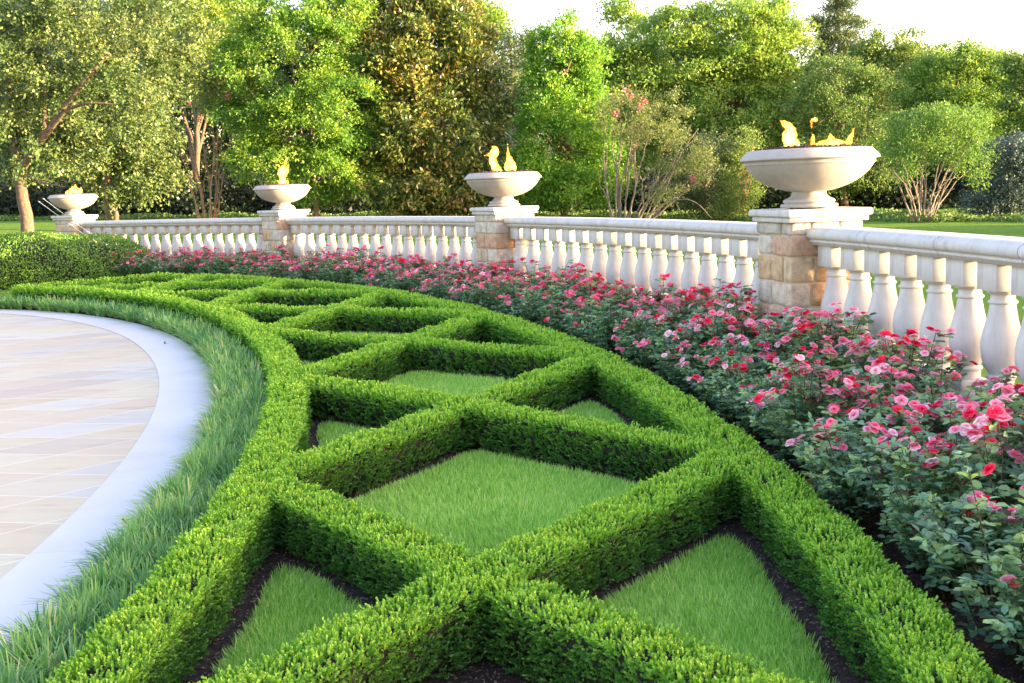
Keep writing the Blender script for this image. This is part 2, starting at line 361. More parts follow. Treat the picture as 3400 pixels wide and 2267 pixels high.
link('lawn', npmesh('lawn', V, np.stack([i+j, i+j+1, i+145+j+1, i+145+j], -1).reshape(-1, 4), smooth=True), M['lawn'], kind='structure', label='mown lawn beyond the balustrade')
ringsheet('planting_soil', 21.8, 26.9, -25, 80, -.004, M['soil'], nr=3, kind='structure', label='dark mulched soil under the hedges and roses')
ringsheet('patio', 8, 21.31, -30, 88, 0, M['patio'], nr=3, nt_=300, kind='structure', label='beige and lavender flagstone patio in diamond joints')
bo_ = ringsheet('stone_border', 21.31, 21.856, -30, 88, .004, M['border'], nt_=300, kind='structure', label='smooth pale stone band edging the patio')
dv = at(2340, 562, 26.0)
mb = MB(); mb.box(11.2, 30, 25.6, 27.4, -.03, .0)
link('driveway', mb.mesh('driveway'), M['border'], kind='structure', label='strip of grey paving beyond the right end of the balustrade')

# ------------------------------------------------------------------ box hedges
def wob(p, a=.012): return a*(np.sin(p[..., 0]*9.1+p[..., 1]*7.3)+np.sin(p[..., 0]*23.7-p[..., 1]*19.1)*.6+np.sin(p[..., 1]*41.+1.)*.4)
def hedge(path, name, hw, hh, owner, **k):
    """path: (n,2) polar r,th centre line. shoots cover top and both sides"""
    P = pol(path[:, 0], path[:, 1]); seg = np.diff(P, axis=0); ln = np.linalg.norm(seg, axis=1)
    root = empty(name, P[len(P)//2].tolist(), 0, **k); inv = Matrix.Translation(-root.location)
    off = np.array(root.location)
    PV, PD, PT, PS = [], [], [], []
    for s in range(len(ln)):
        mid = (P[s]+P[s+1])/2; d = max(3.3, np.hypot(mid[0], mid[1])); sc = max(1, d/5.2)**.78
        sp_ = .0155*sc; T = seg[s]/ln[s]; Nn = np.array([T[1], -T[0], 0])
        nt_ = RNG.poisson(ln[s]*2*hw/sp_**2); ns = RNG.poisson(ln[s]*2*hh/sp_**2*.8)
        a = RNG.random(nt_)[:, None]; u = RNG.uniform(-1, 1, nt_)
        b = P[s]+seg[s]*a+Nn*(u*hw)[:, None]; b[:, 2] = hh-.012-.02*np.abs(u)**4+wob(b)+RNG.uniform(-.014, .005, nt_)
        ax = np.array([0, 0, 1.])+Nn*(u*.35)[:, None]+RNG.normal(0, .16, (nt_, 3))
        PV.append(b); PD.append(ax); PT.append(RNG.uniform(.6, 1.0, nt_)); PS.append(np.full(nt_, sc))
        a = RNG.random(ns)[:, None]; sg = np.where(RNG.random(ns) < .5, -1., 1.); v = RNG.random(ns)
        b = P[s]+seg[s]*a+Nn*(sg*(hw-.012-.012*np.sin(v*3.)+RNG.uniform(-.015, .008, ns)))[:, None]
        b = b+Nn*(sg*wob(b))[:, None]; b[:, 2] = .02+v*(hh-.02)
        ax = Nn*(sg*.8)[:, None]+np.array([0, 0, .55])+RNG.normal(0, .3, (ns, 3))
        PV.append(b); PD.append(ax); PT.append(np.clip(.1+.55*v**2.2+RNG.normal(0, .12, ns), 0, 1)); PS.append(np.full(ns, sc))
    B = np.concatenate(PV); D = unit(np.concatenate(PD)); T0 = np.concatenate(PT); SC = np.concatenate(PS)
    keep = owner(B); B, D, T0, SC = B[keep], D[keep], T0[keep], SC[keep]
    nl = 7; n = len(B)
    B = np.repeat(B, nl, 0); Dd = np.repeat(D, nl, 0); SC = np.repeat(SC, nl); T1 = np.repeat(T0, nl)
    kk = np.tile(np.arange(nl), n); rd = unit(np.cross(Dd, rdir(len(Dd))))
    h = (kk/(nl-1))
    ls = RNG.uniform(.8, 1.15, len(B))*SC
    Pb = B+Dd*((h*.030)*SC)[:, None]
    dr = Dd*(.45+.5*h)[:, None]+rd*(1.0-.55*h)[:, None]
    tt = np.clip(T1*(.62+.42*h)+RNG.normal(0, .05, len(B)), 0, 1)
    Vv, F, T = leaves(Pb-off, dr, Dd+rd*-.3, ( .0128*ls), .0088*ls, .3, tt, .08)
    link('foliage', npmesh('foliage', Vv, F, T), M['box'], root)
    # twiggy core
    mb = MB(); n = len(P); T = np.gradient(P, axis=0); T /= np.linalg.norm(T, axis=1)[:, None]; Nn = np.stack([T[:, 1], -T[:, 0], 0*T[:, 0]], 1)
    w2 = hw-.03; z0, z1 = .05, hh-.035
    ring = [P+Nn*w2+[0, 0, z0], P+Nn*w2+[0, 0, z1], P-Nn*w2+[0, 0, z1], P-Nn*w2+[0, 0, z0]]
    Vv = np.stack(ring, 1).reshape(-1, 3)-off
    i = np.arange(n-1)[:, None]*4; j = np.arange(4)[None]
    F = np.stack([i+j, i+(j+1) % 4, i+4+(j+1) % 4, i+4+j], -1).reshape(-1, 4)
    F = np.concatenate([F, [[0, 1, 2, 3]], [[4*n-1, 4*n-2, 4*n-3, 4*n-4]]])
    mb.add(Vv, F)
    # bare stems at the foot
    nst = int(ln.sum()/.09)
    for q in range(nst):
        f = RNG.random()*(n-1.01); ii = int(f); p = P[ii]+(P[ii+1]-P[ii])*(f-ii)+Nn[ii]*RNG.uniform(-1, 1)*w2-off
        mb.tube([p, p+[RNG.normal(0, .02), RNG.normal(0, .02), .05], p+[RNG.normal(0, .03), RNG.normal(0, .03), .11]], [.005, .004, .003], 5)
    link('stems', mb.mesh('stems'), M['boxcore'], root)
    return root
def to_pol(B):
    r = np.hypot(B[:, 0]-CX, B[:, 1]-CY); th = np.degrees(np.arctan2(B[:, 1]-CY, B[:, 0]-CX)); 
    # undo warp (few fixed-point steps)
    t2, r2 = th.copy(), r.copy()
    for _ in range(8):
        a, b = warp(r2, t2); r2 = r2+(r-a); t2 = t2+(th-b)
    return r2, t2
def owner_ring(B):
    r, th = to_pol(B); top = B[:, 2] > HH-.06; k_ = np.ones(len(B), bool)
    for k in range(-1, 7):
        for rs in (True, False):
            dd = (th-(8.34*k-.1))/HC
            k_ &= ~((np.abs(dd) < 1.02) & (np.abs(r-strip_r(th, k, rs))*.79 < HW-.03) & ~top)
    return k_
def owner_strip(k0, rs0):
    def f(B):
        r, th = to_pol(B); top = B[:, 2] > HH-.06
        ok = ~((np.abs(r-RI) < HW-.01) | (np.abs(r-RO) < HW-.01))
        dd = (th-(8.34*k0-.1))/HC; v = np.abs(r-strip_r(th, k0, not rs0))*.79
        ok &= ~((v < HW-.03) & ~top)
        if not rs0: ok &= ~((v < HW-.03) & top)
        return ok
    return f
def ringpath(r, t0, t1, n=170): 
    t = np.linspace(t0, t1, n); return np.stack([np.full(n, r), t], 1)
GH = 'clipped box hedges of the lattice parterre'
hedge(ringpath(RI, -5, TH_END), 'box_hedge', HW, HH, owner_ring, label='long curved low box hedge along the strappy grass edging, inner rim of the lattice', cat='hedge', group=GH)
hedge(ringpath(RO, -5, TH_END), 'box_hedge', HW, HH, owner_ring, label='long curved low box hedge beside the rose bed, outer rim of the lattice', cat='hedge', group=GH)
NM = ['nearest', 'second nearest', 'third nearest', 'fourth nearest', 'fifth nearest', 'sixth nearest']
for k in range(6):
    for rs in (True, False):
        t = np.linspace(8.34*k-.1-HC, 8.34*k-.1+HC, 40); path = np.stack([strip_r(t, k, rs), t], 1)
        hedge(path, 'box_hedge', HW, HH, owner_strip(k, rs), cat='hedge', group=GH,
              label='low box hedge through the %s lattice crossing, slanting away to the %s' % (NM[k], 'right' if rs else 'left'))
hedge(np.stack([np.linspace(RI, RO, 30), np.full(30, TH_END)], 1), 'box_hedge', HW, HH, lambda B: np.ones(len(B), bool), cat='hedge', group=GH, label='short low box hedge closing the far left end of the lattice')

# ------------------------------------------------------------------ lawn panels, mulch chips, lilyturf
def grass_cell(name, tc, rc, kind_, label):
    """blades inside one cell of the lattice"""
    d0 = np.hypot(*pol(rc, tc)[:2]); dens = np.interp(d0, [4, 7, 10, 15, 20], [15000, 8000, 4500, 1500, 700])
    wd = np.interp(d0, [4, 7, 10, 20], [.0048, .0062, .009, .018])
    n = int(dens*3.6*2.9); r = RNG.uniform(RI, RO, n); th = RNG.uniform(tc-HC, tc+HC, n)
    up = strip_r(th, round((tc+.1-HC)/8.34), True) if kind_ == 'd' else None
    # cell test
    if kind_ == 'd':
        k = round((tc+.1-HC)/8.34)
        hi = np.where(th < tc, strip_r(th, k, True), strip_r(th, k+1, False)); lo = np.where(th < tc, strip_r(th, k, False), strip_r(th, k+1, True))
        ok = (r < hi) & (r > lo)
    else:
        k = round((tc+.1)/8.34)
        if kind_ == 'o': ok = r > np.where(th > tc, strip_r(th, k, True), strip_r(th, k, False))
        else: ok = r < np.where(th > tc, strip_r(th, k, False), strip_r(th, k, True))
    c = hedge_clear(r, th); edge = HW+.085+.012*np.sin(th*3.1)+.008*np.sin(r*17)
    ok &= c > edge
    r, th, c = r[ok], th[ok], c[ok]; n = len(r)
    if n < 50: return
    B = pol(r, th, 0); 
    fade = np.clip((c-HW-.08)/.1, .15, 1)
    B[:, 2] = .004+.012*fade
    L = RNG.uniform(.028, .068, n)*(.8+.35*fade)*np.interp(d0, [4, 12], [1, 1.1]); a = RNG.uniform(0, 2*np.pi, n)
    fl = np.stack([np.sin(B[:, 0]*3.1+B[:, 1]*2.2), np.cos(B[:, 0]*2.3-B[:, 1]*3.3), 0*a], 1)*.25
    D = np.stack([np.cos(a), np.sin(a), np.full(n, 2.2)], 1)*.5+fl
    N2 = rdir(n); tint = np.clip(RNG.normal(.47, .3, n), 0, 1)
    V0, F0, T0 = leaves1(B, D, N2, L, wd*RNG.uniform(.7, 1.2, n), tint)
    # turf sheet under the blades
    o = link(name, npmesh(name, V0, F0, T0), M['grass'], label=label, kind='stuff')
    return o
for k in range(0, 5):
    grass_cell('lawn_panel', 8.34*k-.1+HC, RM, 'd', '%s diamond lawn panel framed by the box hedges' % NM[k])
    grass_cell('lawn_panel', 8.34*k-.1, 24.5, 'o', '%s triangular lawn panel on the rose side' % NM[k])
    grass_cell('lawn_panel', 8.34*k-.1, 22.9, 'i', '%s triangular lawn panel on the patio side' % NM[k])
# turf sheets: thin dark green sheet just above the soil in every panel, cut by the same clearance
def turf():
    r = np.linspace(RI, RO, 70); th = np.linspace(-4, 42, 900); Rr, T = np.meshgrid(r, th, indexing='ij')
    c = hedge_clear(Rr, T) > HW+.10
    V = pol(Rr, T, .006).reshape(-1, 3); n2 = len(th)
    i, j = np.nonzero(c[:-1, :-1] & c[1:, :-1] & c[:-1, 1:] & c[1:, 1:]); a = i*n2+j
    F = np.stack([a, a+n2, a+n2+1, a+1], 1)
    me = npmesh('turf_thatch', V, F)
    link('turf_thatch', me, M['thatch'], kind='stuff', label='dense turf at the foot of the grass blades in the panels')
turf()
def chips():
    n = 60000; r = RNG.uniform(RI+.1, 26.6, n); th = RNG.uniform(-5, 16, n); c = hedge_clear(r, th)
    ok = ((c < HW+.13) & (c > HW-.06)) | (r > RO); r, th = r[ok], th[ok]; n = len(r)
    B = pol(r, th, .004); B[:, 2] += RNG.uniform(0, .008, n)
    D = RNG.normal(size=(n, 3))*[1, 1, .25]; Nn = np.array([0, 0, 1.])+RNG.normal(0, .35, (n, 3))
    V0, F0, T0 = leaves1(B, D, Nn, RNG.uniform(.006, .028, n), RNG.uniform(.003, .010, n), RNG.random(n))
    link('mulch_chips', npmesh('mulch_chips', V0, F0, T0), M['chip'], kind='stuff', label='bark and leaf bits scattered on the dark soil')
chips()
def liriope():
    PV, PD, PL, PT, PW = [], [], [], [], []
    th = -4.5
    while th < 64:
        for row in (21.90, 22.02, 22.16):
            if RNG.random() < .1: continue
            t = th+RNG.normal(0, .10); r = row+RNG.normal(0, .025); c = pol(r, t); d = np.hypot(c[0], c[1]); sc = max(1, d/7)
            n = int(120/sc**1.3)*1
            a = RNG.uniform(0, 2*np.pi, n); lean = RNG.uniform(.25, 1.1, n)
            rd = np.stack([np.cos(a), np.sin(a), 0*a], 1)
            og = -unit(np.array([[c[0]-CX, c[1]-CY, 0]]))           # towards the patio
            dr = rd*lean[:, None]+og*.22
            L = RNG.uniform(.14, .27, n); base = c+rd*RNG.uniform(0, .03, n)[:, None]
            PV.append(base); PD.append(dr); PL.append(L); PT.append(np.clip(RNG.normal(.45, .17, n)+RNG.normal(0, .16)+(RNG.random(n) < .04)*.5, 0, 1)); PW.append(np.full(n, .0052*sc**.9))
        th += .30
    B, D, L, T, W = map(np.concatenate, (PV, PD, PL, PT, PW)); n = len(B)
    Z = np.array([0, 0, 1.]); k = 5; pts = []; Sd = unit(np.cross(unit(D+Z*.01), Z))
    for q in range(k):
        f = q/(k-1); ww = W*(1-.75*f**2)*(.6+.4*min(1, f*4))
        z = L*(1.05*f-.55*np.linalg.norm(D, axis=1)*f**2); p = B+D*(L*f**1.4*.75)[:, None]+Z*np.maximum(z, .004)[:, None]
        pts += [p-Sd*ww[:, None]/2*2, p+Sd*ww[:, None]/2*2]
    V = np.stack(pts, 1).reshape(-1, 3); o = np.arange(n)[:, None]*2*k
    F = np.concatenate([o+np.array([[2*q, 2*q+1, 2*q+3, 2*q+2]]) for q in range(k-1)], 1).reshape(-1, 4)
    link('lilyturf', npmesh('lilyturf', V, F, np.repeat(T, 2*k)), M['liriope'], kind='stuff', label='band of strappy blue green grass spilling over the pale stone border')
liriope()
def dead_leaf(xd, yd, s, label):
    p = bp0(xd, yd); 
    V0, F0, T0 = leaves(np.zeros((3, 3))+RNG.normal(0, s*.15, (3, 3))*[1, 1, .2]+[0, 0, .004], RNG.normal(size=(3, 3))*[1, 1, .3], np.array([[0, 0, 1.]]*3), s, s*.5, .4, np.full(3, .5), .1)
    o = link('dead_leaf', npmesh('dead_leaf', V0, F0, T0), M['chip'], label=label, cat='leaf', group='dead leaves on the stone border'); o.location = (p[0], p[1], .006)
def bp0(xd, yd, z=0):
    d = ray(xd, yd); t = (z-CH)/d[2]; return d*t+np.array([0, 0, CH])
dead_leaf(375, 790, .045, 'tiny curled brown dead leaf on the pale stone border, the farther one')
dead_leaf(285, 1202, .035, 'curled brown dead leaf on the pale stone border, the nearer one by the grass')

# ------------------------------------------------------------------ balustrade, piers, fire bowls
z0b, zblk0, zblk1, zrail = .30, 1.01, 1.19, 1.335
BAL = [(.092, .37), (.095, .40), (.088, .425), (.097, .43), (.103, .445), (.097, .46), (.080, .467), (.078, .475), (.098, .50), (.120, .545), (.134, .60), (.138, .655), (.135, .70), (.122, .77), (.104, .85), (.090, .905), (.081, .925), (.090, .93), (.0925, .938), (.090, .946), (.077, .951)]
BAL = [(.084, .37), (.084, .425), (.080, .43), (.092, .436), (.098, .447), (.092, .458), (.078, .464), (.078, .470), (.096, .492), (.116, .53), (.130, .58), (.1355, .635), (.133, .685), (.123, .74), (.109, .79), (.096, .84), (.087, .885), (.081, .918), (.080, .922), (.091, .926), (.0955, .934), (.091, .942), (.079, .946), (.077, .975), (.080, .984), (.094, .989), (.103, .998), (.106, 1.008)]
mb = MB(); mb.lathe([(r*.95, z) for r, z in BAL], k=28); me_b = mb.mesh('b', True)
mb = MB(); mb.box(-.116, .116, -.116, .116, 1.008, 1.195); mb.box(-.112, .112, -.112, .112, .295, .37); me_k = bev(mb.mesh('k'), .003, 1)
bm = bmesh.new(); bm.from_mesh(me_b); bm.from_mesh(me_k); me_bal = bpy.data.meshes.new('baluster'); bm.to_mesh(me_bal); bm.free(); me_bal.materials.append(M['cast'])
_h = [(.150, 1.19), (.150, 1.210), (.163, 1.213), (.166, 1.228), (.158, 1.236), (.166, 1.240), (.182, 1.246), (.194, 1.262), (.198, 1.280), (.194, 1.300), (.182, 1.316), (.166, 1.322), (.160, 1.332), (.14, 1.337)]
RAILP = [(-x, z) for x, z in _h] + [(x, z) for x, z in _h[::-1]]
def sweep(mb, prof, t0, t1, n, joint=0):
    prof = np.asarray(prof); m = len(prof); t = np.linspace(t0, t1, n)
    V = np.concatenate([pol(RB+prof[:, 0], tt, prof[:, 1], False) for tt in t])
    i = np.arange(n-1)[:, None]*m; j = np.arange(m)[None]
    F = np.stack([i+j, i+m+j, i+m+(j+1) % m, i+(j+1) % m], -1).reshape(-1, 4)
    mb.add(V, F)
PNAME = ['nearest, right-hand', 'second from the right', 'third from the right', 'far left']
EDGE = math.degrees(.335/RB)
segs = [(PITH[0]-16.6, PITH[0], 'right end section of the pale balustrade, running out of frame by the biggest fire bowl'),
        (PITH[0], PITH[1], 'balustrade section between the two biggest fire bowl piers'),
        (PITH[1], PITH[2], 'balustrade section between the two middle fire bowl piers'),
        (PITH[2], PITH[3], 'far left balustrade section ending at the smallest fire bowl pier')]
for a, b, lab in segs:
    c = pol(RB, (a+b)/2, 0, False); root = empty('balustrade', c.tolist(), 0, label=lab, cat='balustrade', group='curved balustrade sections between the piers')
    def child(name, me, mt, **kk):
        o = link(name, me, mt, root, **kk); return o
    def local(mb): 
        mb.V = [v-c for v in mb.V]; return mb
    a2, b2 = a+EDGE, b-EDGE
    nj = 7; 
    mb = MB(); ts = np.linspace(a2, b2, nj+1)
    for q in range(nj): sweep(mb, RAILP, ts[q]+.006, ts[q+1]-.006, 7)
    child('handrail', local(mb).mesh('handrail', False), M['cast'])
    mb = MB(); sweep(mb, [(-.15, -.02), (-.15, .25), (-.165, .255), (-.165, .295), (.165, .295), (.165, .255), (.15, .25), (.15, -.02)], a2, b2, 30)
    child('base_course', local(mb).mesh('base_course'), M['cast'])
    n = 18
    for q in range(n):
        t = a2+.36+(b2-a2-.72)*q/(n-1) if True else 0
        if a < 0 and t < 1.5: continue
        o = bpy.data.objects.new('baluster', me_bal); COL.objects.link(o); o.parent = root; p = pol(RB, t, 0, False)-c
        o.location = p.tolist(); o.rotation_euler = (0, 0, R_(t)+random.Random(q).uniform(-.03, .03))
# bowl profile
BOWL = [(.001, 1.975), (.47, 1.985), (.50, 2.004), (.515, 2.012), (.536, 2.008), (.600, 1.938), (.602, 1.928), (.598, 1.922), (.566, 1.918), (.560, 1.912), (.562, 1.890), (.561, 1.884), (.552, 1.880), (.548, 1.874), (.535, 1.852), (.505, 1.812), (.46, 1.770), (.40, 1.728), (.33, 1.693), (.26, 1.668), (.20, 1.652), (.150, 1.644)]
FOOT = [(.150, 1.644), (.146, 1.636), (.148, 1.622), (.160, 1.603), (.182, 1.588), (.205, 1.579), (.214, 1.574), (.224, 1.566), (.226, 1.556), (.221, 1.547), (.212, 1.544), (.214, 1.536), (.244, 1.533), (.248, 1.528), (.248, 1.506), (.001, 1.506)]
STC = [0, .21, .43, .65, .86, 1.09, 1.27, 1.387]
flames = {
 0: [([(-.14, 0), (-.15, .06), (-.17, .12), (-.15, .17), (-.19, .21), (-.25, .245)], [.035, .058, .055, .035, .028, .006]),
     ([(.03, .03), (.10, .045), (.17, .04), (.22, .055), (.29, .035), (.34, .05), (.36, .10), (.375, .16)], [.010, .028, .036, .034, .026, .022, .014, .003]),
     ([(.02, .04), (.035, .09), (.03, .125)], [.014, .016, .003]), ([(.19, .02), (.19, .08), (.175, .13)], [.03, .026, .004]),
     ([(.02, .17), (.022, .21), (.018, .25)], [.003, .006, .003]), ([(.025, .235), (.05, .24), (.065, .225)], [.008, .016, .004])],
 1: [([(-.02, 0), (-.07, .05), (-.13, .12), (-.155, .20), (-.12, .28), (-.10, .33), (-.14, .37)], [.028, .05, .045, .042, .055, .05, .01]),
     ([(-.14, .27), (-.20, .27), (-.26, .25)], [.03, .022, .004]),
     ([(.10, 0), (.11, .06), (.12, .13), (.105, .20), (.09, .28), (.095, .37)], [.045, .075, .065, .035, .015, .003]), ([(.14, .03), (.18, .08), (.175, .16)], [.035, .035, .004])],
 2: [([(.03, 0), (.02, .08), (.03, .13), (.01, .22), (.05, .32), (.03, .38)], [.075, .06, .045, .075, .055, .006]),
     ([(.06, .18), (.12, .28), (.17, .40)], [.04, .04, .004]), ([(.08, .36), (.11, .45), (.16, .53)], [.012, .018, .003]), ([(.08, 0), (.12, .06), (.10, .10)], [.03, .025, .004])],
 3: [([(-.10, .02), (-.02, .07), (.02, .14), (.0, .19)], [.06, .07, .05, .008]), ([(-.15, .01), (-.10, .05), (-.05, .06)], [.03, .05, .03]),
     ([(.08, .02), (.11, .10), (.07, .2), (.09, .24)], [.06, .06, .02, .003]), ([(.15, .02), (.19, .08), (.2, .13), (.22, .17)], [.03, .045, .025, .004])]}
prof_a = np.linspace(0, 1, 8)
for q, th in enumerate(PITH):
    c = pol(RB, th, 0, False); rz = R_(th)
    who = ['biggest, nearest', 'second biggest', 'third biggest', 'smallest, farthest'][q]
    root = empty('stone_pier', c.tolist(), rz, label='rough stone pier with pale cap under the %s fire bowl' % who, cat='pier', group='stone piers of the balustrade')
    rg = random.Random(31+q*7+1)
    mb = MB(); h = .322; mb.box(-h, h, -h, h, -.02, 1.386); link('mortar_core', mb.mesh('mortar_core'), M['mortar'], root)
    mb = MB(); H = .337; g = .009
    for ci in range(len(STC)-1):
        zz0, zz1 = STC[ci]+g, STC[ci+1]-g
        cu = rg.choice([(-.33*H,), (.3*H,), (-.1*H,), (-.45*H, .35*H), (.42*H,)]) ; cv = rg.choice([(-.4*H,), (.15*H,), (.45*H,), (-.5*H, .2*H), (-.1*H, .5*H)])
        us = [-H, *cu, H]; vs = [-H, *cv, H]
        for a in range(len(us)-1):
            for b in range(len(vs)-1):
                e = rg.uniform(-.004, .006)
                if ci == 6: tt = rg.uniform(.45, .8)
                else: tt = rg.random()
                if ci == 4 and q in (0, 1) : tt = rg.uniform(.0, .2) if rg.random() < .6 else .98
                x0 = us[a]+(g if a else -e); x1 = us[a+1]-(g if a < len(us)-2 else -e); y0 = vs[b]+(g if b else -e); y1 = vs[b+1]-(g if b < len(vs)-2 else -e)
                mb.box(x0, x1, y0, y1, zz0, zz1, tt)
    me = mb.mesh('stone_blocks')
    bm = bmesh.new(); bm.from_mesh(me); bmesh.ops.recalc_face_normals(bm, faces=bm.faces)
    bmesh.ops.bevel(bm, geom=bm.edges[:], offset=.007, segments=1, affect='EDGES')
    bmesh.ops.subdivide_edges(bm, edges=[e for e in bm.edges if e.calc_length() > .05], cuts=4, use_grid_fill=True)
    bm.normal_update()
    from mathutils import noise as mn
    for v in bm.verts:
        p = v.co*14+Vector((q*9, 0, 0)); v.co += v.normal*(mn.noise(p)*.010+mn.noise(p*2.7)*.006)
    bm.to_mesh(me); bm.free()
    link('stone_blocks', me, M['block'], root)
    mb = MB(); mb.box(-.372, .372, -.372, .372, 1.385, 1.428); m1 = bev(mb.mesh('c1'), .003, 1)
    mb = MB(); mb.box(-.402, .402, -.402, .402, 1.4285, 1.494); m2 = bev(mb.mesh('c2'), .030, 5)
    bm = bmesh.new(); bm.from_mesh(m1); bm.from_mesh(m2); mc = bpy.data.meshes.new('cap'); bm.to_mesh(mc); bm.free()
    link('cap', mc, M['cast'], root)
    # fire bowl
    br = empty('fire_bowl', (c[0], c[1], 1.4945), 0, label='%s pale fire bowl, %s' % (who, ['with two flames over dark lava rock', 'with two tall curling flames', 'with a single tall flame', 'with a low wide flame, left of all'][q]), cat='fire bowl', group='fire bowls on the piers')
    dz = -1.4945
    mb = MB(); mb.lathe(BOWL, (0, 0, dz), 96); link('bowl', mb.mesh('bowl', True), M['bowlst'], br)
    mb = MB(); mb.lathe(FOOT, (0, 0, dz), 64)
    for a in range(4):
        x, y = .17*math.cos(a*1.571+.6), .17*math.sin(a*1.571+.6); mb.box(x-.03, x+.03, y-.03, y+.03, .0, .012)
    link('pedestal_foot', mb.mesh('pedestal_foot', True), M['bowlst'], br)
    bm = bmesh.new(); rg = random.Random(q+5)
    for _ in range(170):
        r_ = .46*math.sqrt(rg.random()); a = rg.random()*6.283; s = rg.uniform(.018, .038)
        m4 = Matrix.Translation((r_*math.cos(a), r_*math.sin(a), .505+rg.uniform(0, .012)+.02*(1-r_/.46))) @ Matrix.Rotation(rg.random()*6, 4, Vector((rg.random(), rg.random(), 1)).normalized())
        ret = bmesh.ops.create_icosphere(bm, subdivisions=1, radius=s, matrix=m4 @ Matrix.Diagonal((1, rg.uniform(.6, 1), rg.uniform(.6, .9), 1)))
        for v in ret['verts']: v.co += Vector((rg.uniform(-1, 1), rg.uniform(-1, 1), rg.uniform(-1, 1)))*s*.25
    me = bpy.data.meshes.new('lava_rocks'); bm.to_mesh(me); bm.free()
    link('lava_rocks', me, M['lava'], br, kind='stuff')
    u = np.array([c[1], -c[0], 0])/np.hypot(c[0], c[1]); f_ = np.array([c[0], c[1], 0])/np.hypot(c[0], c[1])
    mb = MB()
    for sp3, rad in flames[q]:
        sp3 = np.array(sp3)*[1, 1.12]; rad = np.array(rad)*1.25; n = 4*len(sp3); tt = np.linspace(0, len(sp3)-1, n)
        a = np.interp(tt, range(len(sp3)), sp3[:, 0]); b = np.interp(tt, range(len(sp3)), sp3[:, 1]); rd = np.interp(tt, range(len(sp3)), rad)
        ker = np.array([.25, .5, .25])
        for _ in range(2):
            a[1:-1] = np.convolve(a, ker, 'valid'); b[1:-1] = np.convolve(b, ker, 'valid'); rd[1:-1] = np.convolve(rd, ker, 'valid')
        P = a[:, None]*u+f_*(.02*np.sin(tt*1.7))[:, None]; P[:, 2] = b+.505
        P += RNG.normal(0, .003, P.shape)
        P = np.concatenate([[P[0]], P, [P[-1]]]); rd = np.concatenate([[.0005], rd*RNG.uniform(.82, 1.15, len(rd)), [.0003]]); P[0, 2] -= .004; P[-1, 2] += .006
        mb.tube(P, rd, 12)
    link('flame', mb.mesh('flame', True), M['flame'], br)

# ------------------------------------------------------------------ roses
def bloom_mesh(seed, hue):
    g = np.random.default_rng(seed); PV, D, Nn, L, W, T = [], [], [], [], [], []
    for ring_, (n, el, ln) in enumerate(((6, .25, .038), (5, .7, .030), (4, 1.2, .020))):
        for q in range(n):
            a = 2*np.pi*(q+.5*ring_)/n+g.normal(0, .15)
            d = np.array([np.cos(a), np.sin(a), el+g.normal(0, .12)])
            PV.append(np.array([np.cos(a), np.sin(a), 0])*.004+[0, 0, .003*ring_]); D.append(d); Nn.append(np.array([-np.cos(a)*el, -np.sin(a)*el, 1.])); L.append(ln*g.uniform(.85, 1.15)); W.append(ln*1.05); T.append(np.clip(hue+g.normal(0, .1)-.08*ring_, 0, 1))
    V, F, T = leaves(np.array(PV), np.array(D), np.array(Nn), np.array(L), np.array(W), .15, np.array(T), -.12)
    return V, F, T
BL = [bloom_mesh(i, h) for i, h in enumerate((.3, .62, .7, .82, .6, .95, .15, .75))]
def bloom_fine(seed, hue):
    g = np.random.default_rng(seed+50); mb = MB(); nu, nv = 5, 4
    u = np.linspace(-1, 1, nu); v = np.linspace(0, 1, nv)
    for ring_, (n, op, ln) in enumerate(((6, 1.15, .036), (5, .80, .030), (5, .45, .024), (3, .2, .017))):
        for q in range(n):
            a = 2*np.pi*(q+.5*ring_)/n+g.normal(0, .12); L = ln*g.uniform(.85, 1.12); Wd = L*.68; o2 = op+g.normal(0, .12)
            U, Vv = np.meshgrid(u, v); wid = Wd*np.sin(np.clip(Vv*1.9+.25, 0, np.pi*.78))*(1-.1*Vv); y = U*wid; ln_ = Vv*L*(1-.14*np.abs(U)**2*Vv)
            ang = o2*(.55+.75*Vv); rad = ln_*np.sin(ang)+.002; z = ln_*np.cos(ang)*.8+.10*L*(U**2)*Vv+g.normal(0, .0008, U.shape)
            X = rad*np.cos(a)-y*np.sin(a); Y = rad*np.sin(a)+y*np.cos(a)
            i = np.arange(nv-1)[:, None]*nu; j = np.arange(nu-1)[None]
            tt = np.clip(hue+g.normal(0, .06)+.22*(Vv-.55)-.07*ring_, 0, 1)
            mb.add(np.stack([X, Y, z], -1).reshape(-1, 3), np.stack([i+j, i+j+1, i+nu+j+1, i+nu+j], -1).reshape(-1, 4), tt.ravel())
    return mb.mesh('bloom', True)
BLM = []
for i, (V, F, T) in enumerate(BL):
    me = bloom_fine(i, (.3, .62, .7, .82, .6, .95, .15, .75)[i]); me.materials.append(M['petal']); BLM.append(me)
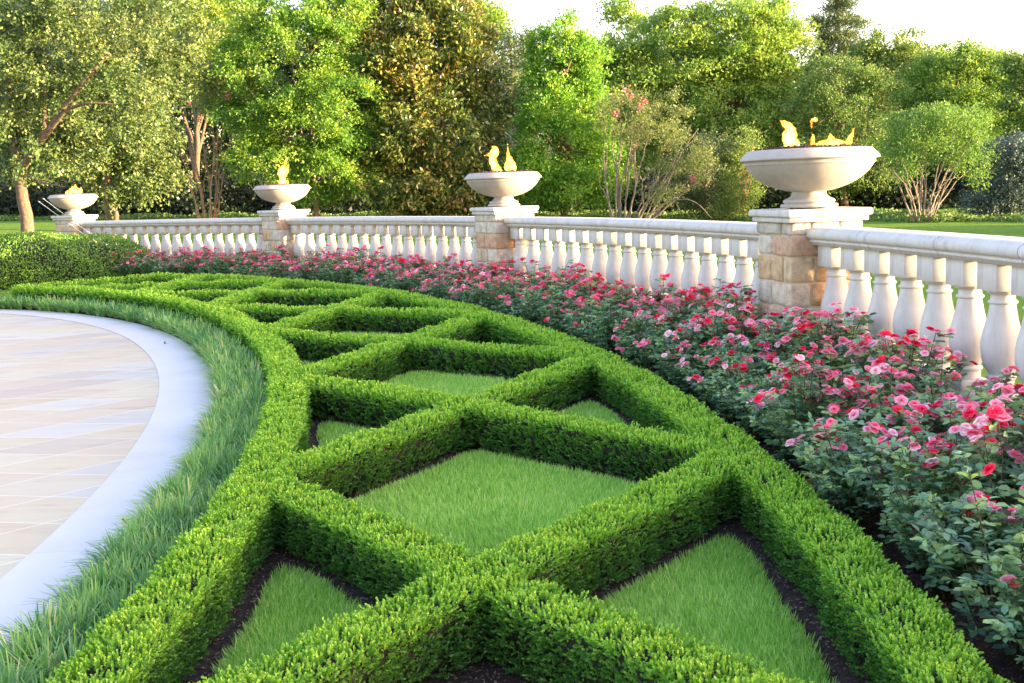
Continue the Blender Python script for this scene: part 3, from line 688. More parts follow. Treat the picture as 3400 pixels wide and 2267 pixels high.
def rose_variant(seed):
    g = np.random.default_rng(seed); H = g.uniform(.50, .60)
    st = MB(); LP, LD, LN, LL, LT = [], [], [], [], []; tips = []
    for q in range(26):
        a = g.uniform(0, 2*np.pi); ro = g.uniform(.08, .40)*.9; tall = H*(1.08-.9*(ro/.42)**2*.5)*g.uniform(.72, 1.12)
        if q < 3: tall *= 1.18
        e = np.array([math.cos(a)*ro, math.sin(a)*ro, tall]); m = np.array([e[0]*.45, e[1]*.45, tall*.5])+g.normal(0, .02, 3); b0 = np.array([e[0]*.15, e[1]*.15, 0])
        pts = np.array([b0, m*[.8, .8, .55], m, (m+e)/2+g.normal(0, .01, 3), e]); st.tube(pts, [.005, .004, .0035, .0028, .002], 4)
        tips.append((e, unit(e-m)))
        nl = 17
        for s in range(nl):
            f = g.uniform(.12, 1)**.75; p = np.array([np.interp(f, np.linspace(0, 1, 5), pts[:, i]) for i in range(3)])
            if p[2] < .05: continue
            d = unit(np.array([g.normal(), g.normal(), g.uniform(-.1, .5)])+unit(e*[1, 1, 0]+1e-6)*.5); rl = g.uniform(.05, .08)
            red = g.random() < (.14 if q < 4 and f > .8 else .015)
            side = unit(np.cross(d, [0, 0, 1.])); t_ = g.uniform(.0, .8) if not red else 1.0
            if g.random() < .02: t_ = .92
            for (u_, v_) in ((1, 0), (.62, 1), (.62, -1), (.25, .9), (.25, -.9)):
                pp = p+d*rl*u_*.75; dd = unit(d*(1 if v_ == 0 else .45)+side*v_*.9+np.array([0, 0, g.normal(-.05, .2)]))
                LP.append(pp); LD.append(dd); LN.append(np.array([0, 0, 1.])+g.normal(0, .35, 3)); LL.append(g.uniform(.040, .058)*(1 if v_ == 0 else .85)); LT.append(np.clip(t_+g.normal(0, .06), 0, 1) if not red else g.uniform(.95, 1))
    V, F, T = leaves(np.array(LP), np.array(LD), np.array(LN), np.array(LL), np.array(LL)*.62, .22, np.array(LT), -.06)
    fo = npmesh('foliage', V, F, T); fo.materials.append(M['roseleaf'])
    sm = st.mesh('stems'); sm.materials.append(M['stem'])
    return fo, sm, tips
RV = [rose_variant(100+i) for i in range(7)]
def tiltm(d, roll):
    z = Vector(d).normalized(); q = Vector((0, 0, 1)).rotation_difference(z)
    return (q.to_matrix() @ Matrix.Rotation(roll, 3, 'Z')).to_euler()
rg = random.Random(4)
th = -3.0; idx = 0
ORD = ['first', 'second', 'third', 'fourth', 'fifth', 'sixth', 'seventh', 'eighth', 'ninth', 'tenth', 'eleventh', 'twelfth', 'thirteenth', 'fourteenth', 'fifteenth', 'sixteenth', 'seventeenth', 'eighteenth', 'nineteenth']
SECT = [(12.13, 'right', 'nearest stone pier', 'right end'), (28.76, 'left', 'nearest stone pier', 'stretch between the two biggest fire bowls'), (45.2, 'left', 'second nearest stone pier', 'stretch between the two middle fire bowls'), (99, 'left', 'third stone pier', 'farthest stretch at the left')]
CNT = {}
while th < 56:
    for row, (rw, w_) in enumerate(((25.66, 1), (26.08, 1), (26.52, 1))):
        t = th+(.0, .5, .25)[row]*1.1+rg.uniform(-.2, .2); r = rw+rg.uniform(-.06, .06); wp = False
        if t < 9: r -= .15*min(1, (9-t)/6)
        p = pol(r, t, 0, False)
        if t < 2 and row == 0 and t < -1: pass
        dist = math.hypot(p[0], p[1]); vi = rg.randrange(len(RV)); fo, sm, tips = RV[vi]
        s = rg.uniform(.82, 1.14)*(.88, 1.0, 1.03)[row]; rz = rg.uniform(0, 6.28)
        sa, side, pier_, stretch = [x for x in SECT if t < x[0]][0]; key = (row, sa); CNT.setdefault(key, []).append(None)
        root = empty('rose_bush', p.tolist(), rz, cat='rose bush', group='rose bushes in the bed, '+stretch); CNT[key][-1] = root
        root.scale = (s, s, s)
        for nm, me in (('foliage', fo), ('stems', sm)):
            o = bpy.data.objects.new(nm, me); COL.objects.link(o); o.parent = root
        pr = .48+.45*rg.random() if row else .18+.28*rg.random()
        if t < 3.5 and row == 0: pr *= .4
        ex = []
        for e, d in tips:
            if rg.random() < pr:
                for _ in range(rg.choice((1, 2, 3, 4, 5))):
                    ee = e+np.array([rg.gauss(0, .03), rg.gauss(0, .03), rg.gauss(.01, .012)])
                    dd = np.array([d[0]*.9+rg.gauss(0, .35), d[1]*.9+rg.gauss(0, .35), 1.0]); ex.append((ee, dd, rg.randrange(len(BL)), rg.uniform(.62, .98), rg.uniform(0, 6)))
        if dist < 10.5:
            for ee, dd, bi, bs, rl in ex:
                o = bpy.data.objects.new('bloom', BLM[bi]); COL.objects.link(o); o.parent = root; o.location = ee.tolist(); o.rotation_euler = tiltm(dd, rl); o.scale = (bs, bs, bs)
        elif ex:
            VV, FF, TT, n0 = [], [], [], 0
            for ee, dd, bi, bs, rl in ex:
                V, F, T = BL[bi]; m3 = np.array(tiltm(dd, rl).to_matrix()); VV.append(V@m3.T*bs*1.12+ee); FF.append(F+n0); TT.append(T); n0 += len(V)
            link('blooms', npmesh('blooms', np.concatenate(VV), np.concatenate(FF), np.concatenate(TT)), M['petal'], root, kind='stuff')
        idx += 1
    th += 1.12
for (row, sa), L_ in CNT.items():
    side, pier_ = [(x[1], x[2]) for x in SECT if x[0] == sa][0]
    if side == 'right': L_ = L_[::-1]
    for i, o in enumerate(L_):
        o['label'] = 'flowering rose bush, %s %s of the %s, %s row' % (ORD[i], side, pier_, ('front', 'middle', 'back')[row])

# ------------------------------------------------------------------ clipped shrub mass at the far left, bedding flowers
def shrub_block(name, c, sx, sy, h, ang, n, leaf, mt, label, power=3.0):
    root = empty(name, (c[0], c[1], float(hz(c[0], c[1]))), ang, label=label, cat='hedge')
    d = rdir(n); d[:, 2] = np.abs(d[:, 2]); 
    # superellipsoid surface
    k = (np.abs(d[:, 0])**power+np.abs(d[:, 1])**power+np.abs(d[:, 2])**power)**(-1/power)
    q = d*k[:, None]; lump = 1+.035*np.sin(q[:, 0]*11+q[:, 1]*5)+.03*np.sin(q[:, 2]*9+q[:, 0]*17)+RNG.normal(0, .018, n)
    P = q*lump[:, None]*[sx, sy, h]; Nn = unit(d/[sx, sy, h]); D = unit(Nn*.6+rdir(n)*.9+[0, 0, .4])
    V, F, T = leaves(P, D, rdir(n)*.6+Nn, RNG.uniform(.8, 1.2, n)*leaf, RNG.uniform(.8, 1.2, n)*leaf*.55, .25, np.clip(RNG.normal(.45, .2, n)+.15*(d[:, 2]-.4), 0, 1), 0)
    link('foliage', npmesh('foliage', V, F, T), mt, root)
    bm = bmesh.new(); bmesh.ops.create_uvsphere(bm, u_segments=32, v_segments=16, radius=1)
    for v in bm.verts:
        p = v.co; k2 = (abs(p.x)**power+abs(p.y)**power+abs(p.z)**power)**(-1/power); v.co = Vector((p.x*k2*sx*.93, p.y*k2*sy*.9, max(p.z*k2*h*.93, -.05)))
    me = bpy.data.meshes.new('twigs'); bm.to_mesh(me); bm.free(); link('twigs', me, M['boxcore'], root)
M['holly'] = leafmat('clipped_shrub_leaf', [(0, (.05, .14, .02)), (.5, (.15, .32, .05)), (1, (.36, .52, .09))], .25, .4, .45, .5, 1.2)
e0 = at(400, 860/1.0, 24)  # reference only
shrub_block('clipped_shrub', (-12.15, 25.3), 3.75, 1.7, 1.10, R_(14), 52000, .05, M['holly'], 'large rounded clipped shrub hedge at the far left in front of the smallest fire bowl')
def bedding():
    VV, FF, TT, n0 = [], [], [], 0
    for q in range(34):
        x = RNG.uniform(0, 1); p = bp0(0+x*270, 655-x*16+RNG.uniform(-5, 3), .06)
        V, F, T = BL[0]; s = RNG.uniform(1.2, 1.9); VV.append(V*s+p); FF.append(F+n0); TT.append(np.full(len(T), RNG.choice([.05, .1, .98, 1.0]))); n0 += len(V)
    link('bedding_blooms', npmesh('bedding_blooms', np.concatenate(VV), np.concatenate(FF), np.concatenate(TT)), M['petal'], kind='stuff', label='low red and white bedding flowers at the foot of the big clipped shrub')
bedding()

# ------------------------------------------------------------------ trees
def pal(name, a, b, c, **k): M[name] = leafmat(name, [(0, a), (.5, b), (1, c)], **k)
pal('oakleaf', (0.040, 0.081, 0.030), (0.095, 0.162, 0.051), (0.237, 0.264, 0.093), trans=.2, rough=.42, noise=.4, nscale=.5)
pal('mapleleaf', (0.045, 0.144, 0.032), (0.141, 0.296, 0.048), (0.372, 0.480, 0.072), trans=.34, rough=.5, noise=.55, nscale=.4)
pal('brightleaf', (0.052, 0.168, 0.036), (0.141, 0.320, 0.048), (0.342, 0.496, 0.072), trans=.34, rough=.5, noise=.45, nscale=.6)
pal('elmleaf', (0.083, 0.178, 0.044), (0.186, 0.326, 0.067), (0.379, 0.474, 0.104), trans=.36, rough=.5, noise=.6, nscale=.22)
pal('myrtleleaf', (0.083, 0.130, 0.046), (0.185, 0.241, 0.083), (0.370, 0.370, 0.148), trans=.35, rough=.5, noise=.3, nscale=.5)
pal('coniferleaf', (0.024, 0.056, 0.029), (0.064, 0.112, 0.048), (0.144, 0.192, 0.080), trans=.15, rough=.6, noise=.3, nscale=.5)
pal('junleaf', (0.058, 0.125, 0.035), (0.131, 0.226, 0.055), (0.290, 0.359, 0.094), trans=.28, rough=.6, noise=.6, nscale=.3)
pal('blueleaf', (0.038, 0.068, 0.060), (0.090, 0.135, 0.120), (0.180, 0.240, 0.210), trans=.15, rough=.5, noise=.3, nscale=.6)
pal('farleaf', (0.037, 0.068, 0.028), (0.082, 0.136, 0.048), (0.164, 0.224, 0.080), trans=.2, rough=.6, noise=.6, nscale=.2)
pal('shadeleaf', (0.008, 0.018, 0.008), (0.018, 0.035, 0.014), (0.040, 0.060, 0.020), trans=.1, rough=.6, noise=.3, nscale=.4)  # leaf colour kept near black to carry the shade under the trees
M['magleaf'] = leafmat('magleaf', [(0, (.035, .085, .025)), (.45, (.09, .15, .035)), (.7, (.24, .27, .06)), (.82, (.30, .20, .07)), (1, (.40, .19, .07))], .15, .28, .6, .1, 1)
M['pinkbloom'] = leafmat('pinkbloom', [(0, (.38, .09, .11)), (1, (.52, .20, .22))], .3)
def crown_pts(blobs, dist, ncl, clr, flat=.6, depth=1.0, shell=.5):
    """cluster centres spread through ellipsoids given in photo px at a distance"""
    C, Rr_ = [], []; px = 1/PPM(dist)
    wts = np.array([b[2]*b[3] for b in blobs], float); cnt = np.maximum(4, (wts/wts.sum()*ncl)).astype(int)
    for b, n in zip(blobs, cnt):
        c = at(b[0], b[1], dist+(b[4] if len(b) > 4 else 0)); d = rdir(n); rad = RNG.uniform(shell**3, 1, n)**(1/3)
        p = c+d*rad[:, None]*np.array([b[2]*px, max(b[2], b[3]*.6)*px*depth, b[3]*px]); C.append(p); Rr_.append(np.full(n, clr)*RNG.uniform(.45, 1.6, n))
    return np.concatenate(C), np.concatenate(Rr_)
def tree(name, label, dist, blobs, base, leafm, barkm, n=45000, leaf=.13, ncl=260, clr=.55, flat=.6, limbs=None, trunk_r=.2, top=None, group='trees beyond the balustrade', lw=.6, tmean=.5, droop=0., depth=1., cat='tree', stems=None, shell=.5, bloom=None):
    b0 = at(base[0], base[1], dist); b0[2] = float(hz(b0[0], b0[1]))
    root = empty(name, b0.tolist(), 0, label=label, cat=cat, group=group); off = b0
    C, CRd = crown_pts(blobs, dist, ncl, clr, flat, depth, shell)
    C[:, 2] = np.maximum(C[:, 2], b0[2]+.25)
    w_ = CRd**2; w_ = w_/w_.sum(); id_ = RNG.choice(len(C), n, p=w_)
    ctr = C.mean(0); outd = unit(C-ctr)[id_]
    NT = 13; tw = unit(rdir(len(C)*NT).reshape(-1, NT, 3)+unit(C-ctr)[:, None]*.55+np.array([0, 0, .15-droop])); tw[..., 2] *= flat; tw *= RNG.uniform(.6, 1.45, (len(C), NT, 1))
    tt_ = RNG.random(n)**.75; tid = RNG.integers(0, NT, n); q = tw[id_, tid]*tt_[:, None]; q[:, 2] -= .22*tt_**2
    P = C[id_]+q*CRd[id_][:, None]*1.25+RNG.normal(0, 1, (n, 3))*(leaf*.55+.05*CRd[id_])[:, None]
    D = unit(q*.5+outd*.4+rdir(n)*.8+[0, 0, -droop]); Nn = unit(np.array([0, 0, .9])+rdir(n)*.9)
    ct = RNG.normal(0, .10, len(C))[id_]
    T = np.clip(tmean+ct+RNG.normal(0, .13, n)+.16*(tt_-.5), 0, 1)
    L = RNG.uniform(.7, 1.25, n)*leaf
    V, F, T = leaves1(P-off, D, Nn, L, L*lw, T)
    link('crown', npmesh('crown', V, F, T), M[leafm], root)
    if bloom:
        bp_ = np.array([at(x+RNG.normal(0, 1), y+RNG.normal(0, 1), dist-bloom[1]) for x, y in bloom[0]]); m = 26
        P = np.repeat(bp_, m, 0)+RNG.normal(0, .075, (len(bp_)*m, 3)); 
        V, F, T = leaves1(P-off, rdir(len(P)), rdir(len(P)), .09, .07, RNG.random(len(P))); link('blossom', npmesh('blossom', V, F, T), M['pinkbloom'], root)
    mb = MB()
    if stems:
        for pts, r0 in stems:
            W_ = np.array([at(x, y, dist+dd)-off for x, y, dd in pts]); m = len(W_); 
            tt = np.linspace(0, m-1, 4*m); sm = np.stack([np.interp(tt, range(m), W_[:, i]) for i in range(3)], 1)
            for _ in range(3): sm[1:-1] = (sm[:-2]+2*sm[1:-1]+sm[2:])/4
            sm += RNG.normal(0, .012, sm.shape)
            mb.tube(sm, np.linspace(r0, r0*.3, len(sm)), 7)
    else:
        tp = at(*(top or (blobs[0][0], blobs[0][1])), dist); k = 9
        W_ = np.linspace(b0, tp, k)+RNG.normal(0, .06, (k, 3)); W_[0] = b0-[0, 0, .05]; mb.tube(W_-off, np.linspace(trunk_r, trunk_r*.25, k)*np.array([1.25]+[1]*(k-1)), 9)
        for _ in range(limbs or 16):
            f = RNG.uniform(.18, .95); s = b0+(tp-b0)*f; e = C[RNG.integers(len(C))]; 
            if e[2] < s[2]-.5: e = s+(e-s)*[1, 1, .2]
            mid = (s+e)/2+[0, 0, -.1]+RNG.normal(0, .15, 3); r0 = trunk_r*(1-f)*.55+.03
            mb.tube(np.array([s, (s+mid)/2, mid, (mid+e)/2, e])-off, np.linspace(r0, .015, 5), 6)
    link('trunk', mb.mesh('trunk', True), M[barkm], root)
    return root
def fan(x0, y0, x1, xs, ys, n, r, seed, dd=1.0, bend=12):
    g = random.Random(seed); out = []
    for q in range(n):
        a = (q+.5)/n; bx = x0+(x1-x0)*a+g.uniform(-4, 4); tx = xs[0]+(xs[1]-xs[0])*a+g.uniform(-14, 14); ty = g.uniform(*ys); dz = g.uniform(-dd, dd)
        m1 = (bx+(tx-bx)*.32+g.uniform(-bend, bend)*.5, y0+(ty-y0)*.38, dz*.4); m2 = (bx+(tx-bx)*.66+g.uniform(-bend, bend), y0+(ty-y0)*.7, dz*.8)
        out.append(([(bx, y0, 0), m1, m2, (tx, ty, dz)], r*g.uniform(.7, 1.2)))
        if g.random() < .8:
            out.append(([m1, (m1[0]+(tx-bx)*.2+g.uniform(-20, 20), (m1[1]+ty)/2, dz), (tx+g.uniform(-35, 35), ty+g.uniform(-20, 30), dz*1.3)], r*.6))
    return out
# left oaks
tree('oak_tree', 'big leaning olive green oak at the far left, rough grey trunk behind the clipped shrub', 33,
     [(120, 120, 150, 130), (250, 200, 130, 130), (60, 330, 110, 90), (20, 200, 110, 130), (190, 30, 190, 90), (170, 330, 70, 70)], (72, 560), 'oakleaf', 'bark', n=52000, leaf=.105, ncl=330, clr=.40, trunk_r=.2, flat=.7, tmean=.5,
     stems=[([(72, 575, 0), (58, 480, 0), (44, 400, 0), (30, 300, .3), (20, 180, .6), (25, 20, .8)], .21), ([(44, 400, 0), (90, 330, -.6), (130, 270, -1), (190, 190, -1.2), (250, 120, -1)], .13),
            ([(70, 355, -.3), (105, 300, -.6), (100, 230, 0), (110, 120, .6)], .10), ([(100, 320, -.7), (150, 250, -1.2), (200, 235, -1.5), (270, 240, -1.6)], .07), ([(44, 400, 0), (100, 420, -1), (150, 430, -1.6)], .05)])
tree('oak_tree', 'olive green oak behind the far left rail with a sawn-off side limb on its trunk', 40,
     [(270, 150, 120, 150), (340, 300, 70, 110), (200, 300, 110, 120), (300, 390, 90, 60), (130, 230, 100, 140), (380, 60, 80, 110)], (258, 530), 'oakleaf', 'bark', n=52000, leaf=.125, ncl=300, clr=.46, flat=.7, tmean=.52,
     stems=[([(262, 530, 0), (250, 470, 0), (243, 400, 0), (240, 320, 0), (262, 200, .5), (280, 60, .8)], .21), ([(266, 530, -.1), (268, 490, -.2), (262, 460, -.3)], .15), ([(243, 390, 0), (300, 320, -1), (350, 260, -1.4)], .07), ([(242, 330, 0), (190, 260, -1), (130, 200, -1)], .07)])
tree('crape_myrtle', 'bare-stemmed crape myrtle with orange lit trunks behind the left rail', 47,
     [(450, 190, 55, 50), (490, 215, 60, 35), (420, 140, 60, 60), (525, 180, 55, 50)], (478, 505), 'myrtleleaf', 'barkpale', n=11000, leaf=.11, ncl=90, clr=.40, tmean=.5,
     stems=fan(458, 508, 498, (378, 545), (190, 340), 11, .040, 3), bloom=([(432, 232), (520, 222), (500, 330)], 1.5))
tree('maple_tree', 'large layered light green maple left of centre between the two middle left bowls', 46,
     [(640, 130, 120, 130), (730, 80, 100, 110), (600, 250, 90, 80), (780, 240, 90, 90), (640, 360, 120, 60), (780, 370, 90, 70), (560, 60, 80, 90), (700, 290, 140, 90), (720, 440, 60, 30), (770, 30, 70, 60)], (727, 505), 'mapleleaf', 'bark', n=85000, leaf=.12, ncl=420, clr=.5, flat=.42, trunk_r=.11, top=(700, 80), tmean=.5, limbs=26)
tree('magnolia_tree', 'tall dark glossy magnolia with rusty leaf undersides behind the second left bowl gap', 48,
     [(980, 130, 130, 140), (1000, 300, 160, 120), (940, 420, 170, 70), (1040, 430, 110, 65), (920, 40, 90, 90), (1040, 50, 90, 90), (900, 250, 90, 90), (1110, 240, 60, 60)], (985, 505), 'magleaf', 'bark', n=95000, leaf=.20, ncl=520, clr=.52, flat=.8, trunk_r=.24, top=(960, 60), lw=.45, tmean=.52, limbs=30)
tree('maple_tree', 'bright yellow green pyramid-shaped maple right of the central fire bowl', 47,
     [(1300, 330, 125, 110), (1310, 420, 115, 60), (1295, 240, 95, 90), (1295, 160, 75, 80), (1297, 95, 45, 60), (1220, 390, 70, 70), (1390, 380, 60, 70), (1250, 130, 40, 50), (1345, 140, 35, 60)], (1296, 507), 'brightleaf', 'bark', n=80000, leaf=.12, ncl=460, clr=.42, flat=.8, trunk_r=.14, top=(1297, 50), tmean=.55, limbs=30, droop=-.2)
tree('crape_myrtle', 'crape myrtle with pink flower heads and tangled grey stems right of the bright maple', 44,
     [(1440, 260, 66, 60), (1505, 275, 72, 60), (1560, 350, 50, 50), (1620, 370, 46, 46), (1530, 440, 44, 26)], (1450, 512), 'myrtleleaf', 'barkgrey', n=16000, leaf=.085, ncl=150, clr=.34, tmean=.42, lw=.5,
     stems=fan(1405, 515, 1490, (1370, 1650), (250, 400), 18, .042, 8, 1.2, 22)+[([(1470, 512, 0), (1530, 460, -.5), (1590, 455, -.8), (1635, 500, -.9)], .035)],
     bloom=([(1437, 205), (1480, 232), (1470, 245), (1448, 222), (1590, 408), (1412, 262)], 1.2))
tree('crape_myrtle', 'round-headed crape myrtle with a fan of pale stems right of the biggest fire bowl', 40,
     [(2150, 305, 100, 62), (2085, 355, 50, 50), (2225, 360, 42, 55), (2190, 280, 60, 42), (2110, 290, 50, 40)], (2120, 505), 'elmleaf', 'barkgrey', n=24000, leaf=.09, ncl=220, clr=.36, tmean=.38, lw=.5, shell=.65,
     stems=fan(2098, 506, 2140, (2030, 2250), (300, 430), 15, .038, 21, 1.3, 8))
# right group and background
GB = 'taller trees rising behind the front row'
tree('elm_tree', 'wide light green elm filling the upper right behind the bowls', 66,
     [(1560, 140, 120, 115), (1700, 95, 130, 100), (1650, 260, 140, 100), (1790, 200, 90, 130), (1450, 190, 90, 70), (1820, 330, 70, 80), (1760, 60, 90, 50), (1560, 330, 110, 70), (1420, 130, 60, 50)], (1690, 500), 'elmleaf', 'bark', n=120000, leaf=.19, ncl=620, clr=.75, flat=.5, trunk_r=.3, top=(1690, 130), tmean=.55, group=GB, limbs=26)
tree('elm_tree', 'thin topped pale tree poking up against the sky right of the bright maple', 72, [(1430, 22, 42, 16), (1455, 60, 26, 26), (1480, 110, 50, 30)], (1455, 498), 'elmleaf', 'bark', n=5000, leaf=.2, ncl=50, clr=.6, trunk_r=.15, top=(1450, 40), group=GB, limbs=8)
tree('spruce_tree', 'tall grey green spruce rising into the sky right of the elm', 70, [(1925, 20, 32, 40), (1925, 70, 52, 30), (1925, 105, 62, 24), (1960, 50, 36, 10), (1890, 50, 28, 14), (1920, 150, 60, 40)], (1925, 500), 'coniferleaf', 'bark', n=22000, leaf=.2, ncl=190, clr=.45, flat=.4, trunk_r=.25, top=(1925, -20), tmean=.7, group=GB, lw=.3)
tree('juniper_tree', 'broad mid green juniper behind the biggest fire bowl', 56, [(1930, 200, 70, 80), (1960, 290, 100, 90), (1900, 370, 90, 70), (2000, 220, 60, 60), (1990, 380, 90, 60), (1870, 260, 50, 80)], (1940, 500), 'junleaf', 'bark', n=60000, leaf=.13, ncl=330, clr=.55, flat=.6, trunk_r=.2, top=(1930, 180), tmean=.55, group=GB, lw=.4)
tree('oak_tree', 'olive crowned tree with a ragged top against the sky at right', 64, [(2045, 112, 60, 42), (2085, 165, 85, 55), (2005, 165, 55, 55)], (2060, 500), 'junleaf', 'bark', n=24000, leaf=.16, ncl=190, clr=.55, trunk_r=.2, top=(2050, 140), tmean=.6, group=GB)
tree('oak_tree', 'broad olive green oak along the skyline at the far right', 60, [(2200, 195, 115, 80), (2130, 240, 90, 85), (2290, 235, 85, 85), (2180, 145, 60, 36), (2260, 160, 60, 36), (2240, 290, 110, 60)], (2210, 500), 'elmleaf', 'bark', n=60000, leaf=.15, ncl=340, clr=.6, flat=.6, trunk_r=.25, top=(2200, 180), tmean=.45, group=GB)
tree('oak_tree', 'darker green oak cut off by the right edge of the view', 55, [(2370, 205, 60, 80), (2390, 330, 70, 80), (2340, 155, 36, 28)], (2390, 500), 'junleaf', 'bark', n=30000, leaf=.14, ncl=190, clr=.55, trunk_r=.25, top=(2380, 200), tmean=.5, group=GB)
tree('blue_holly', 'blue grey dense evergreen at the right edge above the lawn', 42, [(2320, 380, 60, 80), (2300, 450, 60, 55), (2370, 420, 60, 80)], (2320, 510), 'blueleaf', 'bark', n=34000, leaf=.09, ncl=240, clr=.4, trunk_r=.12, top=(2320, 330), tmean=.55)
tree('cypress_tree', 'slim brown green conifer left of the biggest fire bowl with a bare thin trunk', 46, [(1700, 420, 42, 60), (1715, 350, 34, 50), (1690, 470, 36, 26)], (1712, 508), 'junleaf', 'barkpale', n=16000, leaf=.09, ncl=130, clr=.35, trunk_r=.06, top=(1708, 330), tmean=.6, lw=.4)
tree('cedar_tree', 'small cedar with a reddish lit trunk in the shade left of the slim conifer', 47, [(1620, 400, 60, 60), (1640, 460, 50, 36), (1570, 440, 50, 40), (1640, 340, 60, 40)], (1612, 508), 'coniferleaf', 'barkpale', n=24000, leaf=.09, ncl=180, clr=.38, trunk_r=.11, top=(1630, 350), tmean=.75, lw=.45)
tree('juniper_tree', 'dark green juniper in the gap between magnolia and bright maple', 62, [(1165, 150, 55, 70), (1150, 250, 70, 90), (1210, 230, 60, 90), (1190, 110, 30, 30), (1225, 90, 26, 26), (1170, 350, 80, 100)], (1170, 500), 'coniferleaf', 'bark', n=45000, leaf=.14, ncl=280, clr=.55, trunk_r=.2, top=(1175, 110), tmean=.85, group=GB, lw=.4)
tree('elm_tree', 'pale green elm top showing above the magnolia toward the centre sky gap', 68, [(1090, 60, 60, 50), (1060, 20, 60, 40), (1120, 40, 30, 18)], (1090, 500), 'elmleaf', 'bark', n=20000, leaf=.18, ncl=130, clr=.65, trunk_r=.2, top=(1090, 50), tmean=.5, group=GB)
tree('elm_tree', 'sunny yellow green tree behind the gap between left oaks and big maple', 62, [(430, 100, 90, 90), (500, 150, 70, 90), (370, 60, 70, 70), (470, 20, 80, 50), (540, 30, 60, 60)], (450, 500), 'elmleaf', 'bark', n=50000, leaf=.16, ncl=300, clr=.6, trunk_r=.2, top=(450, 60), tmean=.75, group=GB)
tree('elm_tree', 'pale tree crown against the sky above the big maple', 66, [(850, 60, 60, 60), (820, 160, 70, 70), (870, 130, 50, 70), (790, 20, 40, 30)], (850, 500), 'elmleaf', 'bark', n=26000, leaf=.18, ncl=170, clr=.65, trunk_r=.2, top=(850, 60), tmean=.5, group=GB)
tree('oak_tree', 'dark oak far behind the leaning left oak', 70, [(60, 250, 140, 180), (220, 330, 140, 120), (-40, 300, 110, 200), (330, 350, 110, 100), (60, 60, 160, 120)], (60, 500), 'oakleaf', 'bark', n=60000, leaf=.2, ncl=330, clr=.9, trunk_r=.3, top=(60, 100), tmean=.45, group=GB)
# understory and far woodland
def mass(name, label, dist, prof, thick, n, leaf, mt, zlow=0):
    xs = np.array([p[0] for p in prof]); ys = np.array([p[1] for p in prof]); x = RNG.uniform(xs.min(), xs.max(), n); top = np.interp(x, xs, ys)
    b = 512; f = RNG.random(n)**.8; dd = dist+RNG.uniform(-thick, thick, n)
    lump = 22*np.sin(x*.031)+14*np.sin(x*.083+1)+9*np.sin(x*.21)
    y = b+(top+lump-b)*f
    P = np.stack([at(a, c, d) for a, c, d in zip(x, y, dd)]); P += rdir(n)*.5
    P[:, 2] = np.maximum(P[:, 2], hz(P[:, 0], P[:, 1])+.05)
    P[:, 1] += np.sin(P[:, 0]*1.1+P[:, 2]*1.7)*thick*.4
    L = RNG.uniform(.7, 1.3, n)*leaf
    V, F, T = leaves1(P, rdir(n), unit(rdir(n)+[0, -.4, .5]), L, L*.7, np.clip(RNG.normal(.45, .2, n), 0, 1))
    link(name, npmesh(name, V, F, T), M[mt], kind='stuff', label=label)
mass('woodland', 'far wood closing the view behind the garden trees', 80, [(-150, -30), (300, -20), (500, 20), (700, 60), (1000, 100), (1180, 170), (1260, 150), (1500, 120), (1850, 140), (2100, 170), (2500, 180)], 3, 150000, .36, 'farleaf')
mass('undergrowth', 'undergrowth below the trees, shade put into its leaf colour', 58, [(-150, 440), (300, 420), (560, 400), (900, 440), (1200, 430), (1500, 400), (1800, 400), (2050, 400), (2300, 380), (2500, 360)], 2.5, 60000, .22, 'shadeleaf')
def cover():
    n = 42000; x = RNG.uniform(-60, 2420, n); dn = np.interp(x, [0, 700, 1500, 2000, 2352], [54, 54, 47, 42, 38.5])
    dd = dn+RNG.uniform(-.5, 6, n)+np.sin(x*.02)*.6; P = np.stack([at(a, 500, d) for a, d in zip(x, dd)]); 
    P[:, 2] = hz(P[:, 0], P[:, 1])+RNG.uniform(.0, .20, n)*(1+.4*np.sin(P[:, 0]*1.7))
    L = RNG.uniform(.7, 1.3, n)*.12
    V, F, T = leaves1(P, rdir(n)+[0, 0, .4], unit(rdir(n)+[0, 0, 1.]), L, L*.8, np.clip(RNG.normal(.5, .2, n), 0, 1))
    link('groundcover', npmesh('groundcover', V, F, T), M['junleaf'], kind='stuff', label='low ivy ground cover along the far edge of the lawn')
cover()
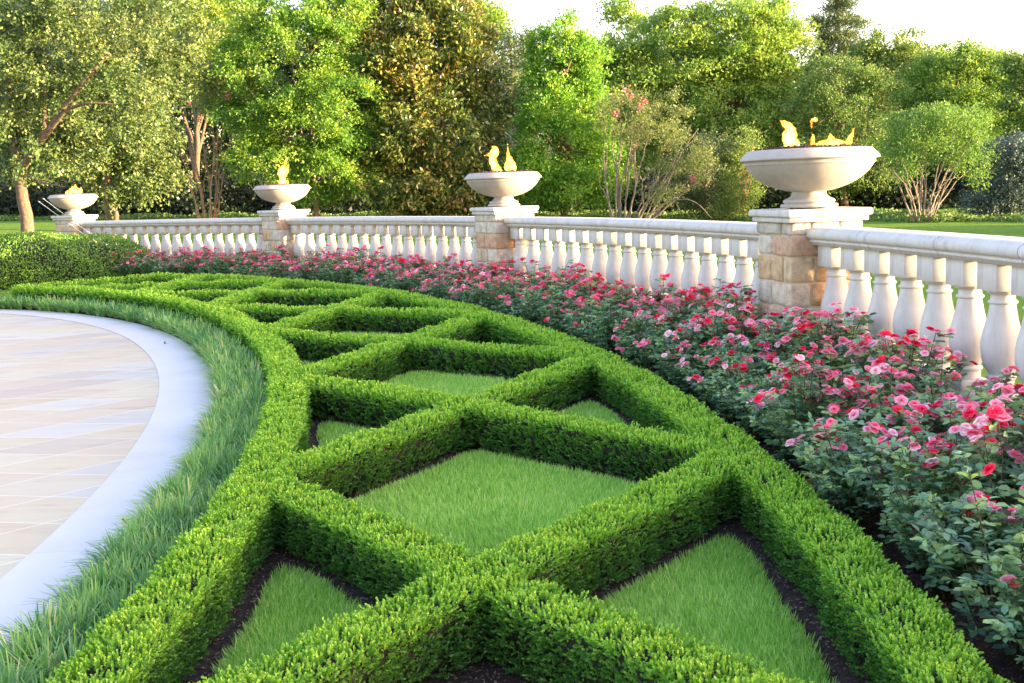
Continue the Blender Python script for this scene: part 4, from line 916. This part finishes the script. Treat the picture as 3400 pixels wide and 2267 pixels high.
# unseen leafy row added off right, its top shaped to set the shadow line
def add_sun_screen():
    root = empty('added_sun_screen', (26, 15, 0), 0, label='unseen leafy screen added on the right to hold off the low sun', cat='hedge')
    n = 30000; y = RNG.uniform(-14, 33, n); f = RNG.random(n); top = np.interp(y, [-14, 0, 5, 12, 17, 23, 33], [2.75, 2.75, 2.85, 3.2, 3.5, 4.0, 4.6])+.08*np.sin(y*1.9)+.05*np.sin(y*5.3)
    xx = 26+np.maximum(0, y-20)*.35; P = np.stack([xx-26+RNG.uniform(-.7, .7, n), y-15, top*f], 1)
    V, F, T = leaves1(P, rdir(n), rdir(n), .5, .35, RNG.random(n)); link('foliage', npmesh('foliage', V, F, T), M['shadeleaf'], root)
    mb = MB()
    for q in range(47):
        y0 = -14+q; t = float(np.interp(y0, [-14, 0, 5, 12, 17, 23, 33], [2.75, 2.75, 2.85, 3.2, 3.5, 4.0, 4.6]))-.25; x0 = max(0, y0-20)*.35
        mb.box(x0-.5, x0+.5, y0-15, y0-14, 0, t)
    link('screen_core', mb.mesh('screen_core'), M['boxcore'], root)
add_sun_screen()

# ------------------------------------------------------------------ small things
for q, (a, b, lab) in enumerate((((98, 455), (233, 556), 'upper white guy cable slanting from the leaning oak to behind the clipped shrub'), ((88, 462), (212, 552), 'lower white guy cable slanting from the leaning oak to behind the clipped shrub'))):
    A_ = at(*a, 29.5); B_ = at(*b, 26.2); root = empty('guy_cable', A_.tolist(), 0, label=lab, cat='cable', group='guy cables staking the oak')
    mb = MB(); mb.tube(np.linspace([0, 0, 0], B_-A_, 6), .007, 6); link('wire', mb.mesh('wire'), M['metal'], root)
    for f in (.02, .62):
        p = (B_-A_)*f; mb = MB(); mb.tube([p-(B_-A_)*.008, p, p+(B_-A_)*.008], [.009, .020, .009], 8); link('clamp', mb.mesh('clamp'), M['metal'], root)
    if q == 0:
        p0, p1 = (B_-A_)*.78, (B_-A_)*1.0; mb = MB(); mb.tube(np.linspace(p0, p1, 4), .022, 8); link('sleeve', mb.mesh('sleeve'), M['metal'], root)
# glimpse of a house roof between the trees
p = at(1178, 262, 60); root = empty('house', (p[0]+1.5, p[1]+4, float(hz(p[0], p[1]))), 0, label='pale house corner and slate eave glimpsed between magnolia and bright maple', cat='house')
zt = p[2]-float(hz(p[0], p[1])); mb = MB(); mb.box(-2.0, .6, -3, 3, 0, zt-.15); link('wall', mb.mesh('wall'), M['wallpaint'], root)
mb = MB(); V = [(-2.5, -3.6, zt-.15), (1.0, -3.6, zt-.15), (1.0, 3.6, zt-.15), (-2.5, 3.6, zt-.15), (-2.5, -3.6, zt+.1), (1.0, -3.6, zt+.1), (1.0, 3.6, zt+.1), (-2.5, 3.6, zt+.1)]
mb.add(V, [(0, 3, 2, 1), (0, 1, 5, 4), (1, 2, 6, 5), (2, 3, 7, 6), (3, 0, 4, 7), (4, 5, 6, 7)]); link('roof', mb.mesh('roof'), M['roof'], root)
